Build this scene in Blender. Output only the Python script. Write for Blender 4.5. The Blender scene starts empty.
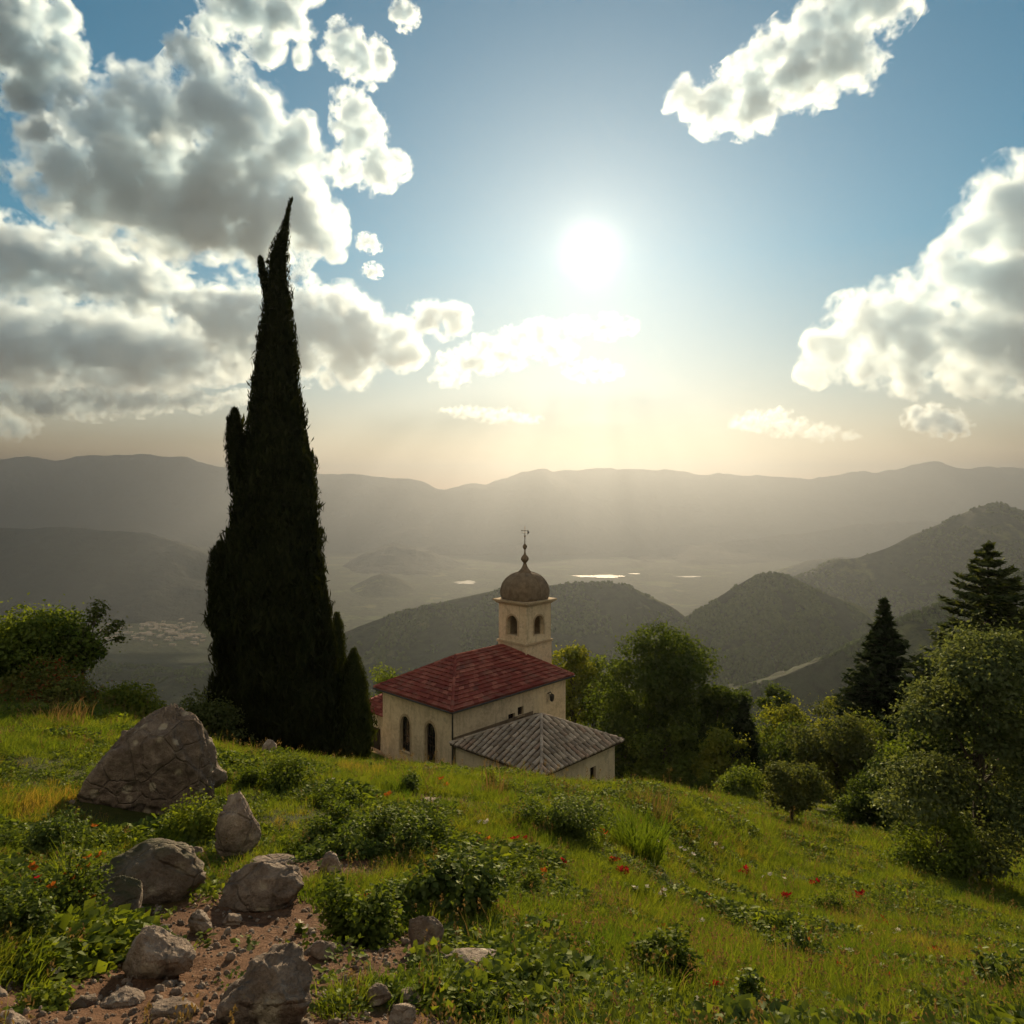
import bpy, math, random
import numpy as np
from mathutils import Vector
sc = bpy.context.scene
COL = sc.collection
PI = math.pi
# ------------------------------------------------------------------ frame of the photograph (level camera at the origin, looking along +Y)
F, CX, HY = 720.0, 512.0, 488.0
def P(px, row, d):
    return ((px-CX)/F*d, d, -(row-HY)/F*d)
SUN = np.array(((590-CX)/F, 1.0, (HY-250)/F)); SUN = SUN/np.linalg.norm(SUN)
SUN_EL = math.asin(SUN[2]); SUN_AZ = math.atan2(SUN[0], SUN[1])

# ------------------------------------------------------------------ noise
def _hash(ix, iy, iz, seed):
    h = (ix.astype(np.uint64)*np.uint64(374761393) + iy.astype(np.uint64)*np.uint64(668265263)
         + iz.astype(np.uint64)*np.uint64(2147483647) + np.uint64(seed*974711+77)) & np.uint64(0xffffffff)
    h = ((h ^ (h >> np.uint64(13)))*np.uint64(1274126177)) & np.uint64(0xffffffff)
    h = ((h ^ (h >> np.uint64(16)))*np.uint64(2246822519)) & np.uint64(0xffffffff)
    return (h ^ (h >> np.uint64(15))).astype(np.float64)/2147483647.5-1.0
def vnoise(p, seed=0):
    p = np.asarray(p, float)
    i = np.floor(p).astype(np.int64); f = p-i; f = f*f*f*(f*(f*6-15)+10); i = i+100000
    out = 0
    for a in (0, 1):
        wx = f[:, 0] if a else 1-f[:, 0]
        for b in (0, 1):
            wy = f[:, 1] if b else 1-f[:, 1]
            for c in (0, 1):
                wz = f[:, 2] if c else 1-f[:, 2]
                out = out + wx*wy*wz*_hash(i[:, 0]+a, i[:, 1]+b, i[:, 2]+c, seed)
    return out
def fbm(p, oct=4, seed=0, gain=.5, lac=2.03, ridged=False):
    p = np.asarray(p, float); a = 1.0; s = 0; t = 0
    for k in range(oct):
        n = vnoise(p, seed+k*13)
        if ridged: n = 1-2*np.abs(n)
        s = s+a*n; t += a; a *= gain; p = p*lac+3.7
    return s/t
def xy3(x, y, s=1.0):
    return np.stack([np.asarray(x, float)*s, np.asarray(y, float)*s, np.zeros_like(np.asarray(x, float))], 1)
def sstep(a, b, x):
    t = np.clip((x-a)/(b-a), 0, 1); return t*t*(3-2*t)

# ------------------------------------------------------------------ mesh helpers
def mesh_np(name, V, F_, mats, smooth=False, mi=None):
    V = np.asarray(V, np.float32).reshape(-1, 3); F_ = np.asarray(F_, np.int32); k = F_.shape[1]
    me = bpy.data.meshes.new(name)
    me.vertices.add(len(V)); me.vertices.foreach_set('co', V.ravel())
    me.loops.add(F_.size); me.loops.foreach_set('vertex_index', F_.ravel())
    me.polygons.add(len(F_)); me.polygons.foreach_set('loop_start', np.arange(0, F_.size, k, dtype=np.int32))
    me.polygons.foreach_set('loop_total', np.full(len(F_), k, np.int32))
    if smooth: me.polygons.foreach_set('use_smooth', np.ones(len(F_), bool))
    for m in (mats if isinstance(mats, (list, tuple)) else [mats]): me.materials.append(m)
    if mi is not None: me.polygons.foreach_set('material_index', np.asarray(mi, np.int32))
    me.update(calc_edges=True)
    return me
def attr(me, name, vals):
    a = me.attributes.new(name, 'FLOAT', 'POINT'); a.data.foreach_set('value', np.asarray(vals, np.float32))
def link(name, me, parent=None, loc=(0, 0, 0)):
    o = bpy.data.objects.new(name, me); COL.objects.link(o)
    if parent is not None: o.parent = parent
    o.location = loc
    return o
def tag(o, label=None, cat=None, group=None, kind=None):
    if label: o['label'] = label
    if cat: o['category'] = cat
    if group: o['group'] = group
    if kind: o['kind'] = kind
    return o
def thing(name, loc, label, cat, group=None):
    o = bpy.data.objects.new(name, None); COL.objects.link(o); o.location = loc; o.empty_display_size = .3
    return tag(o, label, cat, group)
class MB:
    """collects polygons, built as one mesh; coordinates in whatever frame `to` maps to the world"""
    def __init__(s): s.v = []; s.f = []; s.m = []; s.cur = 0
    def add(s, vs, fs):
        n = len(s.v); s.v += [tuple(map(float, q)) for q in vs]; s.f += [[n+i for i in f] for f in fs]; s.m += [s.cur]*len(fs); return s
    def poly(s, *vs): return s.add(vs, [list(range(len(vs)))])
    def box(s, a, b):
        (x0, y0, z0), (x1, y1, z1) = a, b
        return s.add([(x0, y0, z0), (x1, y0, z0), (x1, y1, z0), (x0, y1, z0), (x0, y0, z1), (x1, y0, z1), (x1, y1, z1), (x0, y1, z1)],
                     [[3, 2, 1, 0], [4, 5, 6, 7], [0, 1, 5, 4], [1, 2, 6, 5], [2, 3, 7, 6], [3, 0, 4, 7]])
    def tube(s, pts, rs, seg=7, cap=True):
        pts = [np.array(p, float) for p in pts]; n0 = len(s.v)
        for i, p in enumerate(pts):
            d = pts[min(i+1, len(pts)-1)]-pts[max(i-1, 0)]; d = d/(np.linalg.norm(d)+1e-9)
            a = np.cross(d, (0, 0, 1.)) if abs(d[2]) < .95 else np.cross(d, (1., 0, 0)); a /= np.linalg.norm(a); b = np.cross(d, a)
            for k in range(seg):
                t = 2*PI*k/seg; s.v.append(tuple(p+rs[i]*(math.cos(t)*a+math.sin(t)*b)))
        for i in range(len(pts)-1):
            for k in range(seg):
                s.f.append([n0+i*seg+k, n0+i*seg+(k+1) % seg, n0+(i+1)*seg+(k+1) % seg, n0+(i+1)*seg+k]); s.m.append(s.cur)
        if cap:
            s.f.append([n0+(len(pts)-1)*seg+k for k in range(seg)]); s.f.append([n0+k for k in range(seg)][::-1]); s.m += [s.cur]*2
        return s
    def lathe(s, prof, c=(0, 0, 0), seg=24, shape=None):
        n0 = len(s.v)
        for (r, z) in prof:
            for k in range(seg):
                t = 2*PI*k/seg; q = shape(t) if shape else 1.0
                s.v.append((c[0]+r*q*math.cos(t), c[1]+r*q*math.sin(t), c[2]+z))
        for i in range(len(prof)-1):
            for k in range(seg):
                s.f.append([n0+i*seg+k, n0+i*seg+(k+1) % seg, n0+(i+1)*seg+(k+1) % seg, n0+(i+1)*seg+k]); s.m.append(s.cur)
        s.f.append([n0+(len(prof)-1)*seg+k for k in range(seg)]); s.m.append(s.cur)
        return s
    def build(s, name, mats, parent=None, to=None, origin=(0, 0, 0), smooth=False):
        vs = [to(p) for p in s.v] if to else s.v
        vs = [(p[0]-origin[0], p[1]-origin[1], p[2]-origin[2]) for p in vs]
        me = bpy.data.meshes.new(name); me.from_pydata(vs, [], s.f)
        for m in (mats if isinstance(mats, (list, tuple)) else [mats]): me.materials.append(m)
        me.polygons.foreach_set('material_index', s.m)
        if smooth: me.polygons.foreach_set('use_smooth', [True]*len(s.f))
        me.update()
        return link(name, me, parent)

# ------------------------------------------------------------------ materials
def new_mat(name):
    m = bpy.data.materials.new(name); m.use_nodes = True; nt = m.node_tree
    for n in list(nt.nodes): nt.nodes.remove(n)
    return m, nt, nt.nodes.new('ShaderNodeOutputMaterial')
class G:
    """small node graph builder"""
    def __init__(s, nt): s.nt = nt
    def n(s, t, **kw):
        x = s.nt.nodes.new('ShaderNode'+t)
        for k, v in kw.items(): setattr(x, k, v)
        return x
    def l(s, a, b): s.nt.links.new(a, b)
    def set(s, sock, v):
        if isinstance(v, bpy.types.NodeSocket): s.l(v, sock)
        elif isinstance(v, tuple) and len(v) == 3 and len(sock.default_value) == 4: sock.default_value = (*v, 1)
        else: sock.default_value = v
    def math(s, op, a, b=0.0, c=None, clamp=False):
        x = s.n('Math', operation=op, use_clamp=clamp); s.set(x.inputs[0], a); s.set(x.inputs[1], b)
        if c is not None: s.set(x.inputs[2], c)
        return x.outputs[0]
    def noise(s, vec, scale, detail=4, rough=.55, lac=2.0, out='Fac', dist=0):
        x = s.n('TexNoise'); s.l(vec, x.inputs['Vector']); x.inputs['Scale'].default_value = scale
        x.inputs['Detail'].default_value = detail; x.inputs['Roughness'].default_value = rough; x.inputs['Distortion'].default_value = dist
        return x.outputs[out]
    def ramp(s, fac, stops):
        x = s.n('ValToRGB'); e = x.color_ramp.elements
        while len(e) > 1: e.remove(e[-1])
        for i, (p, c) in enumerate(stops):
            k = e[0] if i == 0 else e.new(p); k.position = p; k.color = (*c, 1) if len(c) == 3 else c
        s.l(fac, x.inputs[0]); return x.outputs[0]
    def maprange(s, v, a, b, c=0., d=1.):
        x = s.n('MapRange'); s.set(x.inputs[0], v)
        for i, q in enumerate((a, b, c, d)): s.set(x.inputs[i+1], q)
        return x.outputs[0]
    def mix(s, f, a, b, mode='MIX'):
        x = s.n('Mix', data_type='RGBA', blend_type=mode); s.set(x.inputs[0], f); s.set(x.inputs[6], a); s.set(x.inputs[7], b); return x.outputs[2]
    def bump(s, h, strength=.5, dist=.05, normal=None):
        x = s.n('Bump'); s.l(h, x.inputs['Height']); x.inputs['Strength'].default_value = strength; x.inputs['Distance'].default_value = dist
        if normal is not None: s.l(normal, x.inputs['Normal'])
        return x.outputs[0]
    def pos(s): return s.n('NewGeometry').outputs['Position']
    def obj(s): return s.n('TexCoord').outputs['Object']
    def attr(s, name): return s.n('Attribute', attribute_name=name).outputs['Fac']
    def bsdf(s, col, rough=.8, spec=.3, normal=None, metal=0.):
        x = s.n('BsdfPrincipled'); s.set(x.inputs['Base Color'], col); s.set(x.inputs['Roughness'], rough)
        x.inputs['Specular IOR Level'].default_value = spec; x.inputs['Metallic'].default_value = metal
        if normal is not None: s.l(normal, x.inputs['Normal'])
        return x.outputs[0]

def leaf_mat(name, c1, c2, trans=.45, tint=(1.25, 1.15, .55), gloss=.06, patch=.6, rnd='island', extra=None):
    """thin leaf: diffuse front, tinted light through it, slight sheen; colour varies leaf by leaf and in patches"""
    m, nt, out = new_mat(name); g = G(nt); geo = g.n('NewGeometry')
    r = geo.outputs['Random Per Island'] if rnd == 'island' else g.n('ObjectInfo').outputs['Random']
    nz = g.noise(geo.outputs['Position'], patch, 3)
    f = g.math('ADD', g.math('MULTIPLY', r, .55), g.math('MULTIPLY', g.math('SUBTRACT', nz, .3), 1.1), clamp=True)
    col = g.mix(f, c1, c2)
    if extra:
        for (ec, thr, scale) in extra:
            e = g.noise(geo.outputs['Position'], scale, 2)
            e2 = g.math('MULTIPLY', g.maprange(e, thr, thr+.12), g.math('GREATER_THAN', r, .45))
            col = g.mix(e2, col, ec)
    d = g.n('BsdfDiffuse'); g.l(col, d.inputs[0])
    t = g.n('BsdfTranslucent'); g.l(g.mix(1.0, col, tint, 'MULTIPLY'), t.inputs[0])
    mx = g.n('MixShader'); mx.inputs[0].default_value = trans; g.l(d.outputs[0], mx.inputs[1]); g.l(t.outputs[0], mx.inputs[2])
    gl = g.n('BsdfGlossy'); gl.inputs['Roughness'].default_value = .5; gl.inputs[0].default_value = (.9, 1, .7, 1)
    m2 = g.n('MixShader'); m2.inputs[0].default_value = gloss*.22; g.l(mx.outputs[0], m2.inputs[1]); g.l(gl.outputs[0], m2.inputs[2])
    g.l(m2.outputs[0], out.inputs[0]); return m
def bark_mat(name, c1, c2):
    m, nt, out = new_mat(name); g = G(nt); p = g.pos()
    mp = g.n('Mapping'); g.l(p, mp.inputs[0]); mp.inputs['Scale'].default_value = (6, 6, 1.2)
    n = g.noise(mp.outputs[0], 3, 5)
    g.l(g.bsdf(g.ramp(n, [(.3, c1), (.7, c2)]), .9, .2, g.bump(n, .8, .03)), out.inputs[0]); return m
def rock_mat(name, c1, c2, c3, lichen=(.33, .32, .22), moss=None, sc_=1.0):
    m, nt, out = new_mat(name); g = G(nt); p = g.pos()
    big = g.noise(p, 2.2*sc_, 4, .6); mid = g.noise(p, 9*sc_, 6, .65); fine = g.noise(p, 70*sc_, 4, .7)
    col = g.ramp(g.math('ADD', g.math('MULTIPLY', big, .5), g.math('MULTIPLY', mid, .5)), [(.36, c1), (.5, c2), (.6, c3)])
    col = g.mix(g.math('MULTIPLY', g.maprange(g.noise(p, 1.1*sc_, 3), .52, .6), .35), col, tuple(q*.55 for q in c1))
    col = g.mix(g.math('MULTIPLY', g.maprange(fine, .45, .75), .5), col, tuple(q*.45 for q in c1))
    v = g.n('TexVoronoi'); g.l(p, v.inputs['Vector']); v.inputs['Scale'].default_value = 5*sc_; v.inputs['Randomness'].default_value = 1
    wob = g.math('ADD', v.outputs['Distance'], g.math('MULTIPLY', g.math('SUBTRACT', mid, .5), .6))
    col = g.mix(g.math('MULTIPLY', g.maprange(wob, .26, .14), .8), col, tuple(q*1.35 for q in lichen))
    if moss:
        nz = g.n('SeparateXYZ'); g.l(g.n('NewGeometry').outputs['Normal'], nz.inputs[0])
        mm = g.math('MULTIPLY', g.maprange(nz.outputs[2], .35, .8), g.maprange(big, .42, .6))
        col = g.mix(mm, col, moss)
    h = g.math('ADD', g.math('MULTIPLY', mid, 1.0), g.math('MULTIPLY', fine, .35))
    cr = g.n('TexVoronoi', feature='DISTANCE_TO_EDGE'); g.l(p, cr.inputs['Vector']); cr.inputs['Scale'].default_value = 3.3*sc_
    h = g.math('ADD', h, g.math('MULTIPLY', g.maprange(g.math('ADD', cr.outputs[0], g.math('MULTIPLY', mid, .06)), .03, .07), .4))
    g.l(g.bsdf(col, .88, .25, g.bump(h, 1.0, .07/sc_)), out.inputs[0]); return m
# tuned quantities: air density per metre, cloud optical depth per puff radius, exposure, sun, sky
HAZE, CLOUD_TAU, EXPOSURE = 1.5e-4, 6.0, 0.8
HTOP, HCOL, HG = 530, (.225, .25, .285), .70
SUNE, SKYE, AIR, HALO, HALO2 = 4.8, .047, (1.0, .0, 1.5), .00022, .17
SKYT, SKYH = (.37, 1.0, .99), (1.60, .90, .56)   # white balance of the photograph sky, high and low
CL_N, CL_W, CL_G, CL_STEP, VB = 4.4, .75, .5, 1.1, 6
BACK_FILL = .45  # strength of the warm fill added to the out-of-view rear sky
# ------------------------------------------------------------------ the hillside and the valley: drop angle interpolated over (azimuth, log distance)
CP = [ # px, row, depth
 (-150,1030,2.2),(0,1024,2.4),(250,1024,2.5),(512,1024,2.7),(800,1024,3.0),(1024,1024,3.2),(1200,1030,3.2),
 (100,920,4.2),(300,920,4.2),(500,920,4.6),(700,930,6.4),(850,930,9),(960,965,6.6),(1024,990,5.0),(1200,1000,6),
 (150,816,7.5),(0,800,7),(-200,790,7),(350,848,6.3),(500,850,7),(620,850,8.5),(700,862,13.5),
 (0,745,10),(-200,730,11),(0,712,14),(60,714,14),(200,758,11),(330,768,12),(450,776,12.5),(540,789,12.5),(600,810,13),(660,813,14.5),(690,806,17),
 (0,708,18),(-200,700,20),(120,722,18),(205,752,18),
 (275,769,25),(350,769,27),(205,752,26),(400,771,43),(370,746,48),(450,790,40),(560,826,38),(620,797,43),(520,780,50),(580,790,52),
 (720,800,36),(800,830,27),(760,815,31),(900,852,24),(1000,890,19),(1100,930,17),(1300,940,15),
 (900,815,42),(1000,838,36),(1200,870,34),
 (740,785,58),(600,782,64),(420,772,62),(200,748,42),(60,720,32),(0,706,32),(-200,690,34),
 (0,745,80),(250,770,80),(512,780,90),(800,785,90),(1024,790,85),(1300,790,85),(-250,730,85),
]
def _az(px): return math.atan2(px-CX, F)
_pts = []
for (px, row, d) in CP:
    a = _az(px); _pts.append((a, math.log(d/math.cos(a)), (row-HY)/F*math.cos(a)))
for a in (-.9, -.62, -.3, 0, .3, .62, .9):
    for d, z in ((160, -68), (400, -165), (1000, -372), (2000, -565), (3000, -634), (3900, -640), (5500, -642), (8000, -645), (16500, -645)):
        _pts.append((a, math.log(d), -z/d))
    _pts.append((a, math.log(1.0), 1.55)); _pts.append((a, math.log(.4), 3.7))
for a in (1.6, 2.4, PI, -1.6, -2.4, -PI):
    k = max(0, math.cos(a))
    for d in (.4, 1, 3, 8, 20, 60, 160, 400, 1000, 3000, 16500):
        z = -1.48-.12*d if d < 200 else -25.5-(d-200)*.05
        _pts.append((a, math.log(d), -z/d))
_A = np.array(_pts); _A[:, 0] *= 3.0
def _phi(r2): return .5*r2*np.log(r2+1e-12)
def _fit():
    n = len(_A); X = _A[:, :2]
    K = _phi(((X[:, None, :]-X[None])**2).sum(2))+np.eye(n)*.004
    Q = np.concatenate([np.ones((n, 1)), X], 1)
    M = np.block([[K, Q], [Q.T, np.zeros((3, 3))]])
    return np.linalg.solve(M, np.concatenate([_A[:, 2], np.zeros(3)]))
_W = _fit()
def ground_base(x, y):
    x = np.atleast_1d(np.asarray(x, float)); y = np.atleast_1d(np.asarray(y, float))
    r = np.maximum(np.hypot(x, y), .05); X = np.stack([np.arctan2(x, y)*3.0, np.log(r)], 1); out = np.empty(len(r))
    for i in range(0, len(r), 40000):
        q = X[i:i+40000]; k = _phi(((q[:, None, :]-_A[None, :, :2])**2).sum(2))
        out[i:i+40000] = k@_W[:-3]+_W[-3]+q@_W[-2:]
    return -out*r
def in_ell(x, y, c, rx, ry, rot=0):
    ca, sa = math.cos(rot), math.sin(rot); dx, dy = x-c[0], y-c[1]
    return np.hypot((dx*ca+dy*sa)/rx, (-dx*sa+dy*ca)/ry)
def soil_mask(x, y):
    x = np.atleast_1d(np.asarray(x, float)); y = np.atleast_1d(np.asarray(y, float))
    n = fbm(xy3(x, y, 1.3), 4, 5)*.55
    m = np.zeros_like(x)
    for c, rx, ry, rot in SOIL:
        m = np.maximum(m, 1-sstep(.72, 1.12, in_ell(x, y, c, rx, ry, rot)+n))
    return m
SOIL = [((-1.15, 3.05), 1.05, .85, .5), ((-1.75, 4.35), .75, .95, .6), ((-.95, 2.35), 1.3, .45, 0), ((-.2, 2.55), .55, .28, 0), ((-1.45, 5.6), .5, .55, 0), ((.75, 2.75), .3, .2, 0),
        ((2.55, 4.9), .55, .35, .4), ((2.7, 3.9), .42, .28, -.2), ((3.0, 5.9), .35, .3, 0), ((-1.2, 9.6), .9, .22, -.2), ((1.0, 6.4), .5, .2, 0), ((4.3, 8.3), .55, .3, 0)]
PATHS = [((-9.6, 47.6), 2.6, 2.2, 0)]
def path_mask(x, y):
    n = fbm(xy3(x, y, .8), 3, 9)*.3; m = np.zeros_like(x)
    for c, rx, ry, rot in PATHS: m = np.maximum(m, 1-sstep(.8, 1.1, in_ell(x, y, c, rx, ry, rot)+n))
    return m
def ground_z(x, y):
    x = np.atleast_1d(np.asarray(x, float)); y = np.atleast_1d(np.asarray(y, float))
    z = ground_base(x, y); r = np.hypot(x, y); near = 1-sstep(60, 200, r)
    z = z+near*(fbm(xy3(x, y, .55), 3, 21)*.09*sstep(1.5, 7, r)+fbm(xy3(x, y, 2.6), 4, 31)*.035)
    z = z+fbm(xy3(x, y, 1/420.), 5, 41)*sstep(500, 2200, r)*34*(1-.75*sstep(2700, 3400, r))
    s = soil_mask(x, y)*(r < 14)
    return z+s*(fbm(xy3(x, y, 9), 4, 51)*.03-.02)
def gz(x, y): return float(ground_z([x], [y])[0])
_ds = np.exp(np.linspace(math.log(1.6), math.log(140), 900))
def hit(px, row, dmin=1.6):
    """where the sight line of a picture point first meets the hillside"""
    ds = _ds[_ds >= dmin]; x = (px-CX)/F*ds; z = -(row-HY)/F*ds
    g = ground_z(x, ds); k = np.nonzero(z <= g)[0]
    d = ds[k[0]] if len(k) else ds[-1]
    return (px-CX)/F*d, d, gz((px-CX)/F*d, d)

def polar_grid(azs, rs):
    A, R = np.meshgrid(azs, rs, indexing='ij'); return (np.sin(A)*R).ravel(), (np.cos(A)*R).ravel()
def grid_faces(nu, nv, wrap=False):
    i = np.arange(nu if wrap else nu-1); j = np.arange(nv-1); I, J = np.meshgrid(i, j, indexing='ij'); I2 = (I+1) % nu
    return np.stack([(I*nv+J).ravel(), (I*nv+J+1).ravel(), (I2*nv+J+1).ravel(), (I2*nv+J).ravel()], 1)

def ground_mat():
    m, nt, out = new_mat('hillside_turf'); g = G(nt); p = g.pos()
    n1 = g.noise(p, .9, 5); n2 = g.noise(p, 14, 5, .65); n3 = g.noise(p, 90, 3, .7)
    turf = g.ramp(g.math('ADD', g.math('MULTIPLY', n1, .6), g.math('MULTIPLY', n2, .4)), [(.3, (.022, .03, .008)), (.5, (.045, .055, .012)), (.7, (.085, .08, .022))])
    soil = g.ramp(g.math('ADD', g.math('MULTIPLY', n2, .6), g.math('MULTIPLY', n3, .4)), [(.3, (.05, .026, .014)), (.5, (.125, .066, .037)), (.66, (.2, .12, .072))])
    path = g.ramp(n2, [(.3, (.28, .17, .1)), (.7, (.42, .29, .18))])
    col = g.mix(g.attr('soil'), turf, soil); col = g.mix(g.attr('path'), col, path)
    g.l(g.bsdf(col, .95, .15, g.bump(g.math('ADD', n2, g.math('MULTIPLY', n3, .4)), .9, .04)), out.inputs[0]); return m
def valley_mat():
    m, nt, out = new_mat('valley_fields'); g = G(nt); p = g.pos()
    mp = g.n('Mapping'); g.l(p, mp.inputs[0]); mp.inputs['Scale'].default_value = (1, .45, 1); mp.inputs['Rotation'].default_value = (0, 0, .5)
    v = g.n('TexVoronoi'); g.l(mp.outputs[0], v.inputs['Vector']); v.inputs['Scale'].default_value = .0075
    sp = g.n('SeparateColor'); g.l(v.outputs['Color'], sp.inputs[0])
    field = g.ramp(sp.outputs[0], [(0, (.03, .055, .014)), (.3, (.06, .085, .022)), (.5, (.022, .04, .010)), (.75, (.09, .09, .035)), (.88, (.045, .07, .018))])
    n1 = g.noise(p, .0035, 5, .6); n2 = g.noise(p, .03, 4, .6)
    wood = g.ramp(n2, [(.35, (.012, .02, .006)), (.65, (.035, .05, .014))])
    col = g.mix(g.math('MAXIMUM', g.maprange(n1, .40, .46), g.attr('wooded')), field, wood)
    g.l(g.bsdf(col, .95, .1, g.bump(n2, 1.0, 12)), out.inputs[0]); return m
def forest_mat(name, dark, mid, light, s=1.0, thr=.56):
    m, nt, out = new_mat(name); g = G(nt); p = g.pos()
    n1 = g.noise(p, .0042*s, 6, .6); n2 = g.noise(p, .045*s, 5, .65); n3 = g.noise(p, .016*s, 4)
    col = g.ramp(n2, [(.32, dark), (.66, mid)])
    col = g.mix(g.maprange(g.math('ADD', g.math('MULTIPLY', n1, .7), g.math('MULTIPLY', n3, .3)), thr, thr+.06), col, light)
    g.l(g.bsdf(col, .95, .1, g.bump(g.math('ADD', n2, n3), 1.0, 9/s)), out.inputs[0]); return m

M_ground = ground_mat(); M_valley = valley_mat()
M_wood = forest_mat('hill_forest', (.013, .02, .006), (.034, .048, .014), (.1, .115, .03))
M_wood_far = forest_mat('mountain_forest', (.010, .016, .010), (.024, .032, .018), (.036, .042, .022), .35, .62)

def build_ground():
    azs = np.concatenate([np.linspace(-PI, -.74, 46)[:-1], np.linspace(-.74, .74, 640), np.linspace(.74, PI, 46)[1:-1]])
    rs = np.concatenate([[.02, .3, .6, .9], np.exp(np.linspace(math.log(1.2), math.log(16500), 560))])
    x, y = polar_grid(azs, rs); z = ground_z(x, y); fs = grid_faces(len(azs), len(rs), True)
    far = np.hypot(x, y)[fs].mean(1) > 170
    me = mesh_np('ground', np.stack([x, y, z], 1), fs[:, ::-1], [M_ground, M_valley], True, far.astype(int))
    attr(me, 'soil', soil_mask(x, y)*(np.hypot(x, y) < 16)); attr(me, 'path', path_mask(x, y)); attr(me, 'wooded', 1-sstep(2300, 2900, np.hypot(x, y)))
    tag(link('ground', me), kind='structure')
build_ground()

def ridge(name, crest, d, wf, wb, base, mat, namp, nsc, seed, naz=420, nr=120, power=1.5, spur=.25, jag=1.5, label=None):
    """a hill whose crest runs through the given picture points at distance d; front foot at d-wf, back foot at d+wb"""
    px = np.array([c[0] for c in crest], float); rw = np.array([c[1] for c in crest], float)
    pxs = np.linspace(px[0], px[-1], naz); rows = np.interp(pxs, px, rw)
    k = np.ones(7)/7; rp = np.pad(rows, 3, mode='edge'); rows = np.convolve(rp, k, 'valid')+fbm(xy3(pxs, pxs*0+seed, 1/26.), 4, seed)*jag
    t = np.concatenate([np.linspace(-1, 0, int(nr*.68)), np.linspace(0, 1, nr-int(nr*.68)+1)[1:]])
    PX, T = np.meshgrid(pxs, t, indexing='ij'); CZ = -(rows-HY)/F*d
    Y = d+np.where(T < 0, T*wf, T*wb); X = (PX-CX)/F*d*(.55+.45*Y/d)
    xf, yf = X.ravel(), Y.ravel()
    w1 = fbm(xy3(xf, yf*.45, nsc*.6), 4, seed).reshape(X.shape)
    prof = np.clip(1-np.abs(T+w1*spur*np.sqrt(np.clip(np.abs(T), 0, 1))), 0, 1)**power
    rg = fbm(xy3(xf, yf*.6, nsc), 5, seed+9, ridged=True).reshape(X.shape)
    Z = base+(CZ[:, None]-base)*prof+namp*(rg-.25)*np.clip(1.15-np.abs(T), .25, 1)*np.clip(np.abs(T)*5+.12, 0, 1)
    Z = np.where(np.abs(T) > .985, base-30, Z)
    me = mesh_np(name, np.stack([xf, yf, Z.ravel()], 1), grid_faces(X.shape[0], X.shape[1])[:, ::-1], mat, True)
    o = tag(link(name, me), kind='structure')
    if label: o['label'] = label
    return X, Y, Z, prof
ridge('far_mountain', [(-420,500),(-200,474),(0,457),(60,459),(105,457),(140,453),(175,460),(215,467),(260,470),(300,474),(345,471),(380,475),(420,483),(455,489),(490,486),(530,471),(575,469),(620,468),(660,471),(700,475),(750,476),(800,478),(850,474),(885,472),(910,466),(935,462),(960,467),(1024,470),(1200,462),(1450,490)],
      9200, 2300, 1900, -680, M_wood_far, 150, 1/1300., 3, 620, 130, 1.25, .6, 4.5)
ridge('middle_mountain', [(380,560),(440,532),(480,515),(530,506),(600,500),(660,504),(720,507),(790,505),(860,498),(930,492),(1000,486),(1100,486),(1300,520)],
      8700, 1500, 1200, -680, M_wood_far, 120, 1/900., 5, 420, 110, 1.2, .75, 4.5)
ridge('shaded_mountain', [(-500,560),(-250,535),(-100,527),(0,530),(40,528),(90,530),(130,533),(165,539),(190,547),(215,555),(245,568),(275,583),(310,600),(345,606)],
      4300, 1080, 2200, -670, M_wood_far, 80, 1/600., 8, 420, 120, 1.1, .3, 3.0)
ridge('valley_knoll', [(318,603),(345,590),(370,577),(384,573),(400,579),(425,592),(455,603)], 4650, 500, 650, -665, M_wood, 25, 1/300., 12, 160, 60, 1.3)
ridge('foothill', [(300,592),(335,572),(365,553),(395,543),(425,549),(460,562),(500,575),(540,590)], 6100, 900, 1000, -670, M_wood_far, 45, 1/420., 41, 260, 90, 1.15, .5, 3)
ridge('foothill', [(520,590),(570,572),(620,556),(680,546),(740,540),(800,533),(860,524),(920,519),(980,530),(1060,545),(1150,590)], 6900, 900, 1100, -670, M_wood_far, 60, 1/500., 43, 360, 90, 1.15, .5, 4)
ridge('foothill', [(690,605),(730,590),(770,574),(805,560),(840,556),(890,566),(950,590)], 4700, 600, 800, -668, M_wood, 40, 1/320., 47, 260, 90, 1.2, .4, 3)
WOODS = []
def wooded(*a, **k): WOODS.append((ridge(*a, **k), a[2]))
wooded('wooded_hill', [(290,665),(330,640),(360,626),(400,612),(450,600),(500,590),(560,584),(605,582),(630,587),(650,596),(670,606),(700,628),(740,655)], 1900, 700, 700, -600, M_wood, 26, 1/210., 14, 420, 120, 1.15)
wooded('wooded_hill', [(640,650),(680,622),(705,606),(730,590),(750,578),(768,573),(785,576),(805,585),(830,596),(860,606),(900,640)], 1650, 620, 600, -575, M_wood, 30, 1/190., 17, 360, 120, 1.2)
wooded('wooded_hill', [(700,625),(760,600),(800,580),(820,572),(835,560),(860,557),(885,550),(915,535),(945,521),(975,509),(1000,503),(1024,512),(1080,530),(1200,560)], 2500, 1000, 900, -640, M_wood, 60, 1/330., 23, 420, 130, 1.15)
wooded('wooded_hill', [(650,735),(700,706),(740,692),(790,674),(830,656),(880,630),(930,606),(1024,572),(1150,560)], 1000, 420, 500, -430, M_wood, 24, 1/120., 29, 420, 120, 1.2)
wooded('wooded_hill', [(-200,690),(0,672),(60,665),(110,668),(160,672),(215,668),(270,662),(330,668),(400,690)], 1800, 700, 800, -590, M_wood, 26, 1/180., 33, 420, 110, 1.2)
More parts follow.
